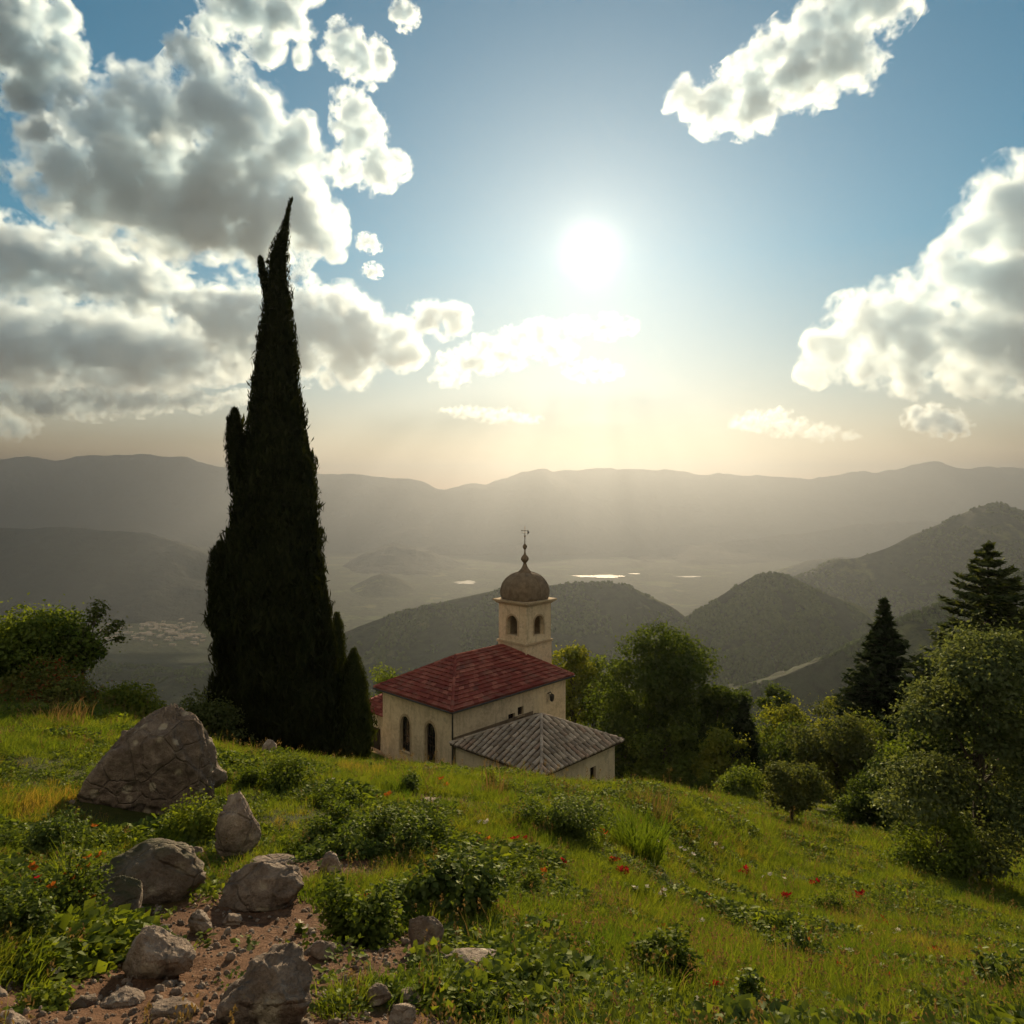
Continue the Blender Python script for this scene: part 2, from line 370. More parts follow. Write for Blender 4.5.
# ------------------------------------------------------------------ camera, light, sky, air, clouds
cam = bpy.data.cameras.new('camera'); cam.sensor_width = 36; cam.lens = 36*F/1024; cam.shift_y = -(512-HY)/1024
cam.clip_start = .05; cam.clip_end = 90000
co = bpy.data.objects.new('camera', cam); COL.objects.link(co); co.rotation_euler = (PI/2, 0, 0); sc.camera = co
sl = bpy.data.lights.new('sun', 'SUN'); sl.energy = SUNE; sl.angle = math.radians(.55); sl.color = (1.0, .77, .48)
so = bpy.data.objects.new('sun', sl); COL.objects.link(so)
so.rotation_euler = Vector(SUN).to_track_quat('Z', 'Y').to_euler()
w = bpy.data.worlds.new('World'); sc.world = w; w.use_nodes = True; nt = w.node_tree
for n in list(nt.nodes): nt.nodes.remove(n)
g = G(nt); out = g.n('OutputWorld')
sky = g.n('TexSky', sky_type='NISHITA'); sky.sun_disc = False; sky.sun_elevation = SUN_EL; sky.sun_rotation = SUN_AZ
sky.altitude = 600; sky.air_density, sky.dust_density, sky.ozone_density = AIR
bg = g.n('Background'); bg.inputs[1].default_value = SKYE; sx_ = g.n('SeparateXYZ'); tcg = g.n('TexCoord'); g.l(tcg.outputs['Generated'], sx_.inputs[0])
tint = g.mix(g.maprange(sx_.outputs[2], 0.0, .30), SKYH, SKYT)   # warm dusty air low down, clear teal blue above
g.l(g.mix(1.0, sky.outputs[0], tint, 'MULTIPLY'), bg.inputs[0])
tc = g.n('TexCoord'); dp = g.n('VectorMath', operation='DOT_PRODUCT'); g.l(tc.outputs['Generated'], dp.inputs[0]); dp.inputs[1].default_value = tuple(SUN)
th = g.math('ARCCOSINE', g.math('MINIMUM', dp.outputs['Value'], .999999))
core = g.math('MINIMUM', g.math('DIVIDE', HALO, g.math('ADD', g.math('MULTIPLY', th, th), .00012)), 25.0)
halo = g.math('MULTIPLY', HALO2, g.math('EXPONENT', g.math('DIVIDE', th, -.125)))
b2 = g.n('Background'); b2.inputs[0].default_value = (1, .87, .66, 1); g.l(g.math('ADD', core, halo), b2.inputs[1])
ad = g.n('AddShader'); g.l(bg.outputs[0], ad.inputs[0]); g.l(b2.outputs[0], ad.inputs[1]); 
# added fill light: invented sunlit cloud glow in the unseen sky behind the camera
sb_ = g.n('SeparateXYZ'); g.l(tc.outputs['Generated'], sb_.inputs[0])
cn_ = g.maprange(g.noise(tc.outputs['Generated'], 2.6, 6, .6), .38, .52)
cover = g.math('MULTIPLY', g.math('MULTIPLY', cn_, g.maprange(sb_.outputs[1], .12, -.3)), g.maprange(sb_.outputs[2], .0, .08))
b3 = g.n('Background'); b3.inputs[0].default_value = (1.0, .84, .62, 1); b3.inputs[1].default_value = BACK_FILL
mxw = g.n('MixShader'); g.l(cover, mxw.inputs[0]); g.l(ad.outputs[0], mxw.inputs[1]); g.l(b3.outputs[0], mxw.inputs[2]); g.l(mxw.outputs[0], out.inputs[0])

def volume_mat(name, col, density, aniso):
    m, nt, out = new_mat(name); v = nt.nodes.new('ShaderNodeVolumePrincipled')
    v.inputs['Color'].default_value = (*col, 1); v.inputs['Density'].default_value = density; v.inputs['Anisotropy'].default_value = aniso
    nt.links.new(v.outputs[0], out.inputs['Volume']); return m
mb = MB(); mb.box((-17000, -17000, -740), (17000, 17000, HTOP))
tag(mb.build('haze', volume_mat('valley_air', HCOL, HAZE, HG)), kind='stuff')

CLOUDS = {  # name: (label, puffs (px, row, r), flatten)
 'a': ('big grey bellied cloud with bright rim behind the cypress tip', [(60,165,42),(110,140,42),(160,130,40),(225,115,36),(260,108,30),(130,190,48),(200,185,52),(255,190,50),(295,210,36),(318,232,26),(265,232,32),(215,245,26),(38,160,22),(300,150,28),(175,222,34),(235,150,42),(90,185,34),(30,170,14),(330,245,14),(190,100,16)]),
 'b': ('tall narrow white cloud beside the big grey bellied cloud', [(350,105,17),(360,130,22),(374,163,22),(395,165,14),(352,150,14),(345,172,13),(340,92,9),(385,180,10)]),
 'c': ('large grey cloud cut by the top left corner', [(0,40,46),(35,60,32),(20,90,24),(65,22,17),(75,45,14),(72,72,11),(35,125,15),(10,10,40),(50,40,22)]),
 'd': ('cream cloud cut by the top edge above the big grey bellied cloud', [(250,10,33),(285,20,26),(235,-10,30),(265,35,20),(300,52,11),(222,5,14),(310,-5,12)]),
 'e': ('small ragged cloud under the top edge left of the cream one', [(190,45,19),(175,48,12),(205,33,13),(195,62,8)]),
 'f': ('small bright puffy cloud above the tall narrow one', [(345,45,20),(365,55,20),(381,66,13),(331,50,11),(352,62,14)]),
 'g': ('tiny cloud touching the top edge, second row of puffs', [(405,12,12),(397,15,8),(412,14,7)]),
 'h': ('long sunlit cloud band at the left edge below the grey bellied one', [(-10,255,28),(15,252,24),(50,260,25),(90,270,25),(130,285,23),(165,287,20),(190,300,14),(20,275,18),(110,258,14),(45,240,12)]),
 'i': ('dull blue grey cloud mass low at the left edge', [(-10,345,30),(30,342,29),(70,350,30),(120,350,30),(165,358,28),(205,358,25),(240,354,20),(90,372,18),(30,370,18),(150,376,16)]),
 'u': ('low flat grey cloud layer over the left mountains', [(-10,400,11),(40,403,12),(90,405,13),(140,403,12),(190,401,11),(235,397,8)]),
 'j': ('wide grey cloud with lit top right of the cypress', [(205,312,24),(235,318,28),(265,320,32),(310,325,34),(355,335,32),(395,340,22),(430,325,17),(456,318,15),(300,358,24),(350,365,20),(240,345,26),(415,352,14),(330,380,10)]),
 'k': ('glowing broken cloud just below the sun', [(470,362,14),(500,357,13),(525,340,14),(545,330,11),(578,325,9),(608,328,11),(555,350,11),(450,376,10),(628,327,7),(485,345,9)]),
 'l': ('cream cloud high right of the sun cut by the top edge', [(690,105,20),(720,100,26),(755,90,32),(790,85,30),(830,75,26),(862,68,21),(800,45,30),(840,25,30),(880,10,26),(910,-5,18),(760,60,20),(675,100,11),(740,115,16),(850,50,25),(815,10,20)]),
 'm': ('towering white cumulus at the right edge', [(1000,205,34),(985,232,34),(1020,235,38),(962,270,31),(1000,285,42),(922,305,33),(882,322,33),(850,332,30),(828,350,24),(812,375,14),(870,362,26),(920,355,34),(970,345,42),(1015,345,46),(950,378,18),(1005,378,22),(1060,300,70),(1050,215,46),(900,380,12)]),
 'n': ('little cloud hanging under the towering cumulus', [(928,418,13),(945,424,13),(915,414,8),(960,428,8)]),
 'o': ('faint flat cloud low over the right mountains', [(760,421,9),(790,427,9),(820,432,8),(778,414,7),(740,424,6),(845,436,5)]),
 'p': ('small white puff right of the cypress tip', [(367,243,8),(373,247,6)]),
 'q': ('tiny wisp below the small white puff', [(372,270,7),(378,273,4)]),
 'r': ('bright ragged cloud under the glowing broken one', [(580,371,9),(596,369,10),(611,372,7)]),
 's': ('pink lit cloud shred above the left mountains', [(2,424,12),(18,430,9),(-15,424,14)]),
 't': ('long thin cloud streak low left of the sun', [(470,412,6),(500,416,7),(525,419,5),(448,410,4)]),
}
def cloud_mat(puffs, deep, sx, R, dens):
    """droplets: density falls off from the heart of every puff and is broken up by billows and fine wisps"""
    m, nt, out = new_mat('cloud_droplets'); g = G(nt); p = g.pos()
    c = np.mean([q[0] for q in puffs], 0)
    def squash(v):
        x = g.n('VectorMath', operation='MULTIPLY_ADD'); g.l(v, x.inputs[0]); x.inputs[1].default_value = (1/sx, 1/deep, 1.0); x.inputs[2].default_value = (c[0]*(1-1/sx), c[1]*(1-1/deep), 0); return x.outputs[0]
    q = squash(p); f = None
    for (ctr, r) in puffs:
        d = g.n('VectorMath', operation='DISTANCE'); g.l(q, d.inputs[0]); d.inputs[1].default_value = (c[0]+(ctr[0]-c[0])/sx, c[1]+(ctr[1]-c[1])/deep, ctr[2])
        v = g.math('MULTIPLY_ADD', d.outputs['Value'], -1.0/r, 1.0)
        f = v if f is None else g.math('SMOOTH_MAX', f, v, .12)
    n = g.noise(p, .95/R, 8, .63, 2.2)
    nn = g.math('MULTIPLY_ADD', n, CL_N, -.5*CL_N-.08)
    den = g.math('MULTIPLY', g.maprange(g.math('ADD', f, nn), .0, CL_W), dens)
    v = nt.nodes.new('ShaderNodeVolumePrincipled'); v.inputs['Color'].default_value = (.80, .915, 1.0, 1); v.inputs['Anisotropy'].default_value = CL_G
    g.l(den, v.inputs['Density']); nt.links.new(v.outputs[0], out.inputs['Volume'])
    m.cycles.volume_step_rate = CL_STEP
    return m
def ico(sub):
    import bmesh
    bm = bmesh.new(); bmesh.ops.create_icosphere(bm, subdivisions=sub, radius=1)
    V = np.array([v.co[:] for v in bm.verts]); Fc = np.array([[v.index for v in f.verts] for f in bm.faces]); bm.free(); return V, Fc
ICO = {k: ico(k) for k in (1, 2, 3, 4, 5, 6)}
def make_cloud(key, label, puffs, seed):
    sx = {'k': 1.8, 'o': 2.4, 't': 3.2, 'r': 1.7, 'n': 1.4, 's': 2.2, 'u': 2.4, 'p': 1.2, 'q': 1.3, 'i': 1.25}.get(key, 1.0)
    deep = {'h': 3.0, 'i': 3.0, 'j': 2.0, 'a': 1.3}.get(key, 1.0)
    rng = np.random.default_rng(seed)
    rows = [p[1]+p[2] for p in puffs]; T = max(.02, (HY-np.mean([p[1] for p in puffs]))/F)
    d = float(np.clip(2100/T, 4200, 13500)); Tb = (HY-max(rows)-4)/F; d = max(d, min(900/max(Tb, .01), 16000))
    d = max(d, {'h': 12000, 'u': 14000, 'i': 15500, 'j': 11500}.get(key, 0)); d = {'k': 8000, 'r': 8600}.get(key, d)
    c0 = np.array(P(np.mean([p[0] for p in puffs]), np.mean([p[1] for p in puffs]), d))
    V, Fc = ICO[3]; vs, fs, pl = [], [], []; n = 0
    for (px, row, r) in puffs:
        R = r/F*d*1.12; c = np.array(P(px, row, d)); c[1] += rng.uniform(-.5, .5)*R*deep
        pl.append((c, R)); vs.append(V*R*1.3*np.array([sx, deep, 1.])+c-c0); fs.append(Fc+n); n += len(V)
    Rm = np.mean([p[2] for p in puffs])/F*d
    me = mesh_np('cloud', np.concatenate(vs), np.concatenate(fs), cloud_mat(pl, deep, sx, Rm, CLOUD_TAU/Rm*{'i': .6, 'u': .5, 'h': .6, 'm': .75, 'l': .7, 'j': .65, 'o': .2, 't': .16, 's': .3, 'r': .35, 'b': .5, 'e': .4, 'f': .5, 'g': .4, 'p': .35, 'q': .3, 'k': .5, 'n': .45, 'd': .7}.get(key, 1.0)), False)
    o = tag(link('cloud', me, None, tuple(c0)), label, 'cloud', 'clouds in the sky')
    rm = o.modifiers.new('union', 'REMESH'); rm.mode = 'VOXEL'; rm.voxel_size = Rm/4
    return o
for i, (k, (lb, pf)) in enumerate(CLOUDS.items()): make_cloud(k, lb, pf, 100+i)
# ------------------------------------------------------------------ the chapel
KX, KY = -3.49, 41.88                       # near corner of the nave eaves; u runs along the nave, v along the front
UX, UY, VX, VY = .686, .728, -.728, .686
def cw(p): return (KX+p[0]*UX+p[1]*VX, KY+p[0]*UY+p[1]*VY, p[2])
def plaster(name, c1, c2, c3):
    m, nt, out = new_mat(name); g = G(nt); p = g.pos()
    n1 = g.noise(p, .8, 5, .6); n2 = g.noise(p, 5, 5, .7); n3 = g.noise(p, 40, 3)
    mp = g.n('Mapping'); g.l(p, mp.inputs[0]); mp.inputs['Scale'].default_value = (5, 5, .5); st = g.noise(mp.outputs[0], 1, 4)
    col = g.ramp(g.math('ADD', g.math('MULTIPLY', n1, .5), g.math('MULTIPLY', n2, .5)), [(.32, c1), (.52, c2), (.7, c3)])
    col = g.mix(g.math('MULTIPLY', g.maprange(st, .5, .72), .28), col, tuple(q*.4 for q in c1))
    pt = g.noise(p, 1.7, 6, .7); col = g.mix(g.math('MULTIPLY', g.maprange(pt, .57, .6), .55), col, tuple(q*.62 for q in c2))
    g.l(g.bsdf(col, .92, .15, g.bump(g.math('ADD', n2, g.math('MULTIPLY', n3, .4)), .5, .03)), out.inputs[0]); return m
M_wall = plaster('weathered_plaster', (.43, .34, .22), (.68, .56, .38), (.76, .65, .46))
M_annexwall = plaster('pale_plaster', (.50, .41, .27), (.67, .57, .41), (.74, .65, .48))
M_stone = plaster('cut_stone', (.32, .24, .15), (.46, .36, .23), (.54, .43, .29))
def tile_mat(name, cols, lichen):
    m, nt, out = new_mat(name); g = G(nt); geo = g.n('NewGeometry'); p = geo.outputs['Position']
    r = geo.outputs['Random Per Island']; n = g.noise(p, 1.3, 4, .6); n2 = g.noise(p, 9, 5, .7)
    col = g.ramp(r, cols); col = g.mix(g.math('MULTIPLY', g.maprange(n, .5, .7), .6), col, lichen)
    col = g.mix(g.math('MULTIPLY', g.maprange(n2, .5, .75), .6), col, tuple(q*.4 for q in cols[0][1]))
    g.l(g.bsdf(col, .92, .1, g.bump(n2, .5, .02)), out.inputs[0]); return m
M_red = tile_mat('red_roof_tile', [(0, (.15, .04, .034)), (.35, (.21, .052, .042)), (.7, (.25, .07, .053)), (.9, (.33, .12, .09)), (1, (.13, .05, .045))], (.24, .12, .09))
M_old = tile_mat('old_clay_tile', [(0, (.22, .18, .145)), (.4, (.33, .28, .23)), (.75, (.44, .38, .315)), (1, (.29, .2, .15))], (.24, .225, .19))
def plain(name, col, rough=.6, spec=.3, metal=0., nscale=8, namt=.5):
    m, nt, out = new_mat(name); g = G(nt); p = g.pos(); n = g.noise(p, nscale, 5, .65)
    c = g.ramp(n, [(.3, tuple(q*(1-namt) for q in col)), (.65, col)])
    g.l(g.bsdf(c, rough, spec, g.bump(n, .4, .02), metal), out.inputs[0]); return m
M_dome = plain('aged_dome_lead', (.24, .18, .12), .85, .15, 0, 3)
M_iron = plain('black_iron', (.02, .018, .016), .5, .5, 0)
M_wood_dark = plain('dark_wood', (.06, .035, .02), .7)
M_pane = plain('dark_window_glass', (.012, .013, .014), .08, .6)
M_gutter = plain('gutter_metal', (.05, .045, .04), .5, .4)
M_bell = plain('bronze_bell', (.12, .08, .035), .4, .5, .8)

CH = thing('church', cw((5.4, 3.8, -18.6)), 'small cream chapel with red tiled hip roof and domed bell tower', 'church')
CO = CH.location[:]
def cb(mb, name, mat, parent=CH, smooth=False): return mb.build(name, mat, parent, cw, CO, smooth)

def wall_panel(mb, a, b, z0, z1, ops, inward, depth=.28):
    """a flat wall from a to b (plan points) with arched openings (s, width, sill, spring) and their reveals"""
    a = np.array(a, float); b = np.array(b, float); L = np.linalg.norm(b-a); d = (b-a)/L; inward = np.array(inward, float)
    Q = lambda s, z, k=0.: (*(a+d*s+inward*k), z)
    s0 = 0.
    for (sc_, wd, sill, spring, arch) in sorted(ops):
        l, r = sc_-wd/2, sc_+wd/2
        mb.poly(Q(s0, z0), Q(l, z0), Q(l, z1), Q(s0, z1)); mb.poly(Q(l, z0), Q(r, z0), Q(r, sill), Q(l, sill))
        pts = [(l, sill), (r, sill), (r, spring)]
        N = 12
        if arch:
            ar = [(sc_+wd/2*math.cos(t), spring+wd/2*arch*math.sin(t)) for t in np.linspace(0, PI, N+1)]
            pts += ar[1:-1]
        else: ar = [(r, spring), (l, spring)]
        pts.append((l, spring))
        for (p, q) in zip(ar[:-1], ar[1:]): mb.poly(Q(q[0], q[1]), Q(p[0], p[1]), Q(p[0], z1), Q(q[0], z1))
        for i in range(len(pts)):
            p, q = pts[i], pts[(i+1) % len(pts)]; mb.poly(Q(*p), Q(*q), Q(*q, depth), Q(*p, depth))
        s0 = r
    mb.poly(Q(s0, z0), Q(L, z0), Q(L, z1), Q(s0, z1))
def window(parent, a, b, inward, op, bars=(1, 3), name='window', mat=M_wood_dark):
    a = np.array(a, float); b = np.array(b, float); d = (b-a)/np.linalg.norm(b-a); inward = np.array(inward, float)
    sc_, wd, sill, spring, arch = op
    Q = lambda s, z, k: (*(a+d*s+inward*k), z)
    def outline(m):
        l, r = sc_-wd/2+m, sc_+wd/2-m; o = [(l, sill+m), (r, sill+m)]
        if arch: o += [(sc_+(wd/2-m)*math.cos(t), spring+(wd/2-m)*arch*math.sin(t)) for t in np.linspace(0, PI, 13)]
        else: o += [(r, spring-m), (l, spring-m)]
        return o
    fr = MB(); A_, B_ = outline(0.004), outline(.075); n = len(A_)
    for i in range(n):
        p, q, P2, Q2 = A_[i], A_[(i+1) % n], B_[i], B_[(i+1) % n]
        fr.poly(Q(*p, .16), Q(*q, .16), Q(*Q2, .16), Q(*P2, .16)); fr.poly(Q(*P2, .16), Q(*Q2, .16), Q(*Q2, .235), Q(*P2, .235))
    top = spring+(wd/2*arch if arch else 0)
    for k in range(bars[0]):
        s = sc_-wd/2+wd*(k+1)/(bars[0]+1); fr.add([Q(s-.02, sill+.07, .19), Q(s+.02, sill+.07, .19), Q(s+.02, top-.08, .19), Q(s-.02, top-.08, .19)], [[0, 1, 2, 3]])
    for k in range(bars[1]):
        z = sill+(spring-sill)*(k+1)/(bars[1]+.6); fr.add([Q(sc_-wd/2+.07, z-.02, .187), Q(sc_+wd/2-.07, z-.02, .187), Q(sc_+wd/2-.07, z+.02, .187), Q(sc_-wd/2+.07, z+.02, .187)], [[0, 1, 2, 3]])
    w_ = cb(fr, name, mat, parent)
    pn = MB(); pn.poly(*[Q(*p, .215) for p in outline(.05)]); cb(pn, 'pane', M_pane, w_)
    sl_ = MB(); l, r = sc_-wd/2-.08, sc_+wd/2+.08
    pts = [Q(l, sill-.09, -.06), Q(r, sill-.09, -.06), Q(r, sill-.09, .1), Q(l, sill-.09, .1), Q(l, sill-.012, -.06), Q(r, sill-.012, -.06), Q(r, sill-.003, .1), Q(l, sill-.003, .1)]
    sl_.add(pts, [[3, 2, 1, 0], [4, 5, 6, 7], [0, 1, 5, 4], [1, 2, 6, 5], [2, 3, 7, 6], [3, 0, 4, 7]]); cb(sl_, 'sill', M_stone, w_)
    return w_
def surround(mb, a, b, inward, op, wdt=.13):
    a = np.array(a, float); b = np.array(b, float); d = (b-a)/np.linalg.norm(b-a); inward = np.array(inward, float)
    sc_, wd, sill, spring, arch = op; Q = lambda s, z, k: (*(a+d*s+inward*k), z)
    def o(m):
        return [(sc_+wd/2+m, sill)]+[(sc_+(wd/2+m)*math.cos(t), spring+(wd/2+m)*arch*math.sin(t)) for t in np.linspace(0, PI, 13)]+[(sc_-wd/2-m, sill)]
    A_, B_ = o(.003), o(wdt)
    for i in range(len(A_)-1):
        p, q, P2, Q2 = A_[i], A_[i+1], B_[i], B_[i+1]
        mb.poly(Q(*p, -.03), Q(*q, -.03), Q(*Q2, -.03), Q(*P2, -.03)); mb.poly(Q(*P2, -.03), Q(*Q2, -.03), Q(*Q2, .0), Q(*P2, .0))

NU, NV, IN = 11.3, 7.55, .38                # nave eaves rectangle, wall inset
ZE, ZR, ZB = -13.0, -11.0, -20.2
mb = MB()
f_ops = [(4.81-IN, .95, -16.65, -15.0, 1.25), (2.38-IN, .95, -16.75, -14.9, 1.25)]
wall_panel(mb, (IN, IN), (IN, NV-IN), ZB, ZE+.02, f_ops, (1, 0))
r_ops = [(5.46-IN, .62, -15.0, -14.45, 0), (6.31-IN, .55, -14.75, -14.2, 0), (3.75-IN, .6, -15.6, -15.1, .8)]
wall_panel(mb, (NU-IN, IN), (IN, IN), ZB, ZE+.02, [(NU-2*IN-o[0],)+o[1:] for o in r_ops], (0, 1))
mb.poly((IN, NV-IN, ZB), (NU-IN, NV-IN, ZB), (NU-IN, NV-IN, ZE+.02), (IN, NV-IN, ZE+.02))
mb.poly((NU-IN, NV-IN, ZB), (NU-IN, IN, ZB), (NU-IN, IN, ZE+.02), (NU-IN, NV-IN, ZE+.02))
nave = cb(mb, 'wall', M_wall)
for o in f_ops:
    wf_ = window(CH, (IN, IN), (IN, NV-IN), (1, 0), o); sm = MB(); surround(sm, (IN, IN), (IN, NV-IN), (1, 0), o); cb(sm, 'window_surround', M_stone, wf_)
for o in r_ops: window(CH, (NU-IN, IN), (IN, IN), (0, 1), (NU-2*IN-o[0],)+o[1:], (0, 1))
cs = MB()                                    # eaves cornice under the roof edge
for (a, b) in (((IN-.14, IN-.14), (IN, NV-IN+.14)), ((IN, IN-.14), (NU-IN+.14, IN))): cs.box((*a, ZE-.28), (*b, ZE-.04))
cb(cs, 'cornice', M_stone)

def course_roof(mb, plane, n, th=.10, rib=0, seed=0):
    """stepped tile courses on a roof plane: plane = (eave a, eave b, top b, top a)"""
    A_, B_, C_, D_ = [np.array(p, float) for p in plane]; rng = np.random.default_rng(seed)
    nrm = np.cross(B_-A_, D_-A_+(C_-B_)); nrm /= np.linalg.norm(nrm)
    if nrm[2] < 0: nrm = -nrm
    for i in range(n):
        t0, t1 = i/n, min(1, (i+1.18)/n)
        l0, r0 = A_+(D_-A_)*t0, B_+(C_-B_)*t0; l1, r1 = A_+(D_-A_)*t1, B_+(C_-B_)*t1
        W = np.linalg.norm(r0-l0); k = max(1, int(W/.42))
        for j in range(k):
            a, b = j/k, (j+1)/k; h = th*(1+rng.uniform(-.1, .12)); up0, up1 = nrm*h, nrm*(.012+rng.uniform(0, .006)); dn = (l0-l1)/np.linalg.norm(l0-l1)*rng.uniform(-.014, .014)
            p0, p1 = l0+(r0-l0)*a+dn, l0+(r0-l0)*b+dn; q0, q1 = l1+(r1-l1)*a, l1+(r1-l1)*b; m0, m1 = (p0+p1)/2+nrm*.03, (q0+q1)/2+nrm*.02
            mb.add([p0+up0, p1+up0, q1+up1, q0+up1, p0, p1, m0+up0, m1+up1], [[0, 6, 7, 3], [6, 1, 2, 7], [4, 5, 1, 6, 0]])
def rib_roof(mb, E0, E1, apex, pitch=.37, r=.125, seed=0):
    """rows of half-round tiles running down a triangular hip plane"""
    E0, E1, AP = [np.array(p, float) for p in (E0, E1, apex)]; rng = np.random.default_rng(seed)
    e = E1-E0; L = np.linalg.norm(e); e /= L; s_a = np.dot(AP-E0, e); foot = E0+e*s_a; upv = AP-foot; H = np.linalg.norm(upv); upv /= H
    nrm = np.cross(e, upv); nrm = nrm if nrm[2] > 0 else -nrm
    n = int(L/pitch)
    for i in range(n):
        s = (i+.5)*L/n; h = H*min(s/s_a, (L-s)/(L-s_a))-.04
        k = max(1, int(h/.42))
        for j in range(k):
            t0, t1 = h*j/k-.05, h*(j+1)/k+.03; jx = rng.uniform(-.016, .016); jt = rng.uniform(-.03, .03); rr = r*rng.uniform(.92, 1.08)
            vs = []
            for (t, q, lift) in ((t0+jt, rr*1.08, .03), (t1+jt, rr*.9, .0)):
                for a in np.linspace(0, PI, 6): vs.append(E0+e*(s+jx-q*math.cos(a))+upv*t+nrm*(q*math.sin(a)+lift+.015))
            fs = [[m, m+1, m+7, m+6] for m in range(5)]+[[0, 5, 4, 3, 2, 1]]
            mb.add(vs, fs)
def ridge_tiles(mb, a, b, r=.12):
    a = np.array(a, float); b = np.array(b, float); L = np.linalg.norm(b-a); d = (b-a)/L; sd = np.cross(d, (0, 0, 1.)); sd /= np.linalg.norm(sd); up = np.cross(sd, d)
    k = int(L/.45)
    for j in range(k):
        vs = []
        for (t, q) in ((L*j/k-.04, r*1.12), (L*(j+1)/k, r*.92)):
            for an in np.linspace(-.15, PI+.15, 7): vs.append(a+d*t+sd*(q*math.cos(an))+up*(q*math.sin(an)))
        mb.add(vs, [[m, m+7, m+8, m+1] for m in range(6)]+[[0, 1, 2, 3, 4, 5, 6]])
c00, c10, c11, c01 = (0, 0, ZE), (NU, 0, ZE), (NU, NV, ZE), (0, NV, ZE)
RA, RB = (3.72, NV/2, ZR), (NU-3.2, NV/2, ZR)
deck = MB()
for q in ((c00, c10, RB, RA), (c01, c00, RA), (c11, c01, RA, RB), (c10, c11, RB)): deck.poly(*q)
deck.poly((0, 0, ZE-.03), (0, NV, ZE-.03), (NU, NV, ZE-.03), (NU, 0, ZE-.03))
e = [(0, 0), (NU, 0), (NU, NV), (0, NV)]
for i in range(4):
    a, b = e[i], e[(i+1) % 4]; deck.poly((*a, ZE-.12), (*b, ZE-.12), (*b, ZE), (*a, ZE))
roof = cb(deck, 'roof', M_red)
tl = MB()
course_roof(tl, (c00, c10, RB, RA), 13, seed=1); course_roof(tl, (c01, c00, RA, RA), 13, seed=2)
course_roof(tl, (c11, c01, RA, RB), 13, seed=3); course_roof(tl, (c10, c11, RB, RB), 13, seed=4)
cb(tl, 'roof_tiling', M_red, roof)
rt = MB()
for a, b in ((c00, RA), (c01, RA), (RA, RB), (c10, RB), (c11, RB)): ridge_tiles(rt, a, b)
cb(rt, 'ridge_capping', M_red, roof)
gt = MB(); gt.tube([(-.06, -.06, ZE-.08), (NU+.06, -.06, ZE-.08)], [.06, .06], 8); gt.tube([(-.06, -.06, ZE-.085), (-.06, NV+.06, ZE-.085)], [.06, .06], 8)
cb(gt, 'gutter', M_gutter)
dp_ = MB(); dp_.tube([(.02, -.04, ZE-.1), (IN-.06, IN-.07, ZE-.5), (IN-.06, IN-.07, ZB)], [.05, .05, .05], 8); cb(dp_, 'downpipe', M_gutter)
lamp = MB(); lamp.tube([(9.0, IN, -13.9), (9.0, .12, -13.75), (9.0, .0, -13.85)], [.035, .03, .02], 6); lamp.lathe([(.02, .14), (.13, .1), (.17, 0), (.12, -.32), (.05, -.38)], (9.0, 0, -13.98), 8); cb(lamp, 'wall_lantern', M_iron)

# bell tower
TU, TV, TH = 10.45, NV/2, 1.33
def tower_box(mb, h, z0, z1): mb.box((TU-h, TV-h, z0), (TU+h, TV+h, z1))
tw = MB(); tower_box(tw, TH+.04, -13.2, -11.05)
cor = [(TU-TH, TV-TH), (TU+TH, TV-TH), (TU+TH, TV+TH), (TU-TH, TV+TH)]; inn = [(0, 1), (-1, 0), (0, -1), (1, 0)]
top_op = (TH, 1.0, -10.45, -9.55, 1.0)
for i in range(4): wall_panel(tw, cor[i], cor[(i+1) % 4], -10.9, -8.3, [top_op] if i in (0, 3) else [], inn[i], .32)
hh = TH-.32
for i, (sx, sy) in enumerate(((-1, -1), (1, -1), (1, 1), (-1, 1))): pass
tower = cb(tw, 'bell_tower', M_wall)
it = MB()                                     # inner faces of the belfry walls and its floor
icor = [(TU-hh, TV-hh), (TU+hh, TV-hh), (TU+hh, TV+hh), (TU-hh, TV+hh)]
for i in range(4): wall_panel(it, icor[i], icor[(i+1) % 4], -10.6, -8.3, [(hh, 1.0, -10.45, -9.55, 1.0)] if i in (0, 3) else [], inn[i], -.002)
it.poly(*[(*c, -10.5) for c in icor]); cb(it, 'belfry_lining', M_stone, tower)
bl = MB(); tower_box(bl, TH+.12, -11.05, -10.9); cb(bl, 'string_course', M_stone, tower)
for i in (0, 3):
    sr = MB(); surround(sr, cor[i], cor[(i+1) % 4], inn[i], top_op, .12); cb(sr, 'opening_surround', M_stone, tower)
cn = MB()
for h, z0, z1 in ((TH+.08, -8.3, -8.2), (TH+.2, -8.2, -8.1), (TH+.32, -8.1, -7.98)): tower_box(cn, h, z0, z1)
cb(cn, 'tower_cornice', M_stone, tower)
bell = MB(); bell.lathe([(.3, 0), (.29, .05), (.22, .18), (.17, .38), (.12, .46), (.03, .5)], (TU, TV, -9.95), 16); bell.box((TU-1.0, TV-.05, -9.42), (TU+1.0, TV+.05, -9.32)); cb(bell, 'bell', M_bell, tower)
def sq(t):
    n = 3.6; return 1/((abs(math.cos(t))**n+abs(math.sin(t))**n)**(1/n))
dm = MB(); dm.lathe([(1.40, 0), (1.47, .04), (1.49, .25), (1.50, .5)]+[(1.5*math.cos(a)**.92+.0, .5+1.45*math.sin(a)) for a in np.linspace(.1, 1.40, 13)], (TU, TV, -7.98), 64, sq)
dome = cb(dm, 'dome', M_dome, smooth=True)
rb = MB()
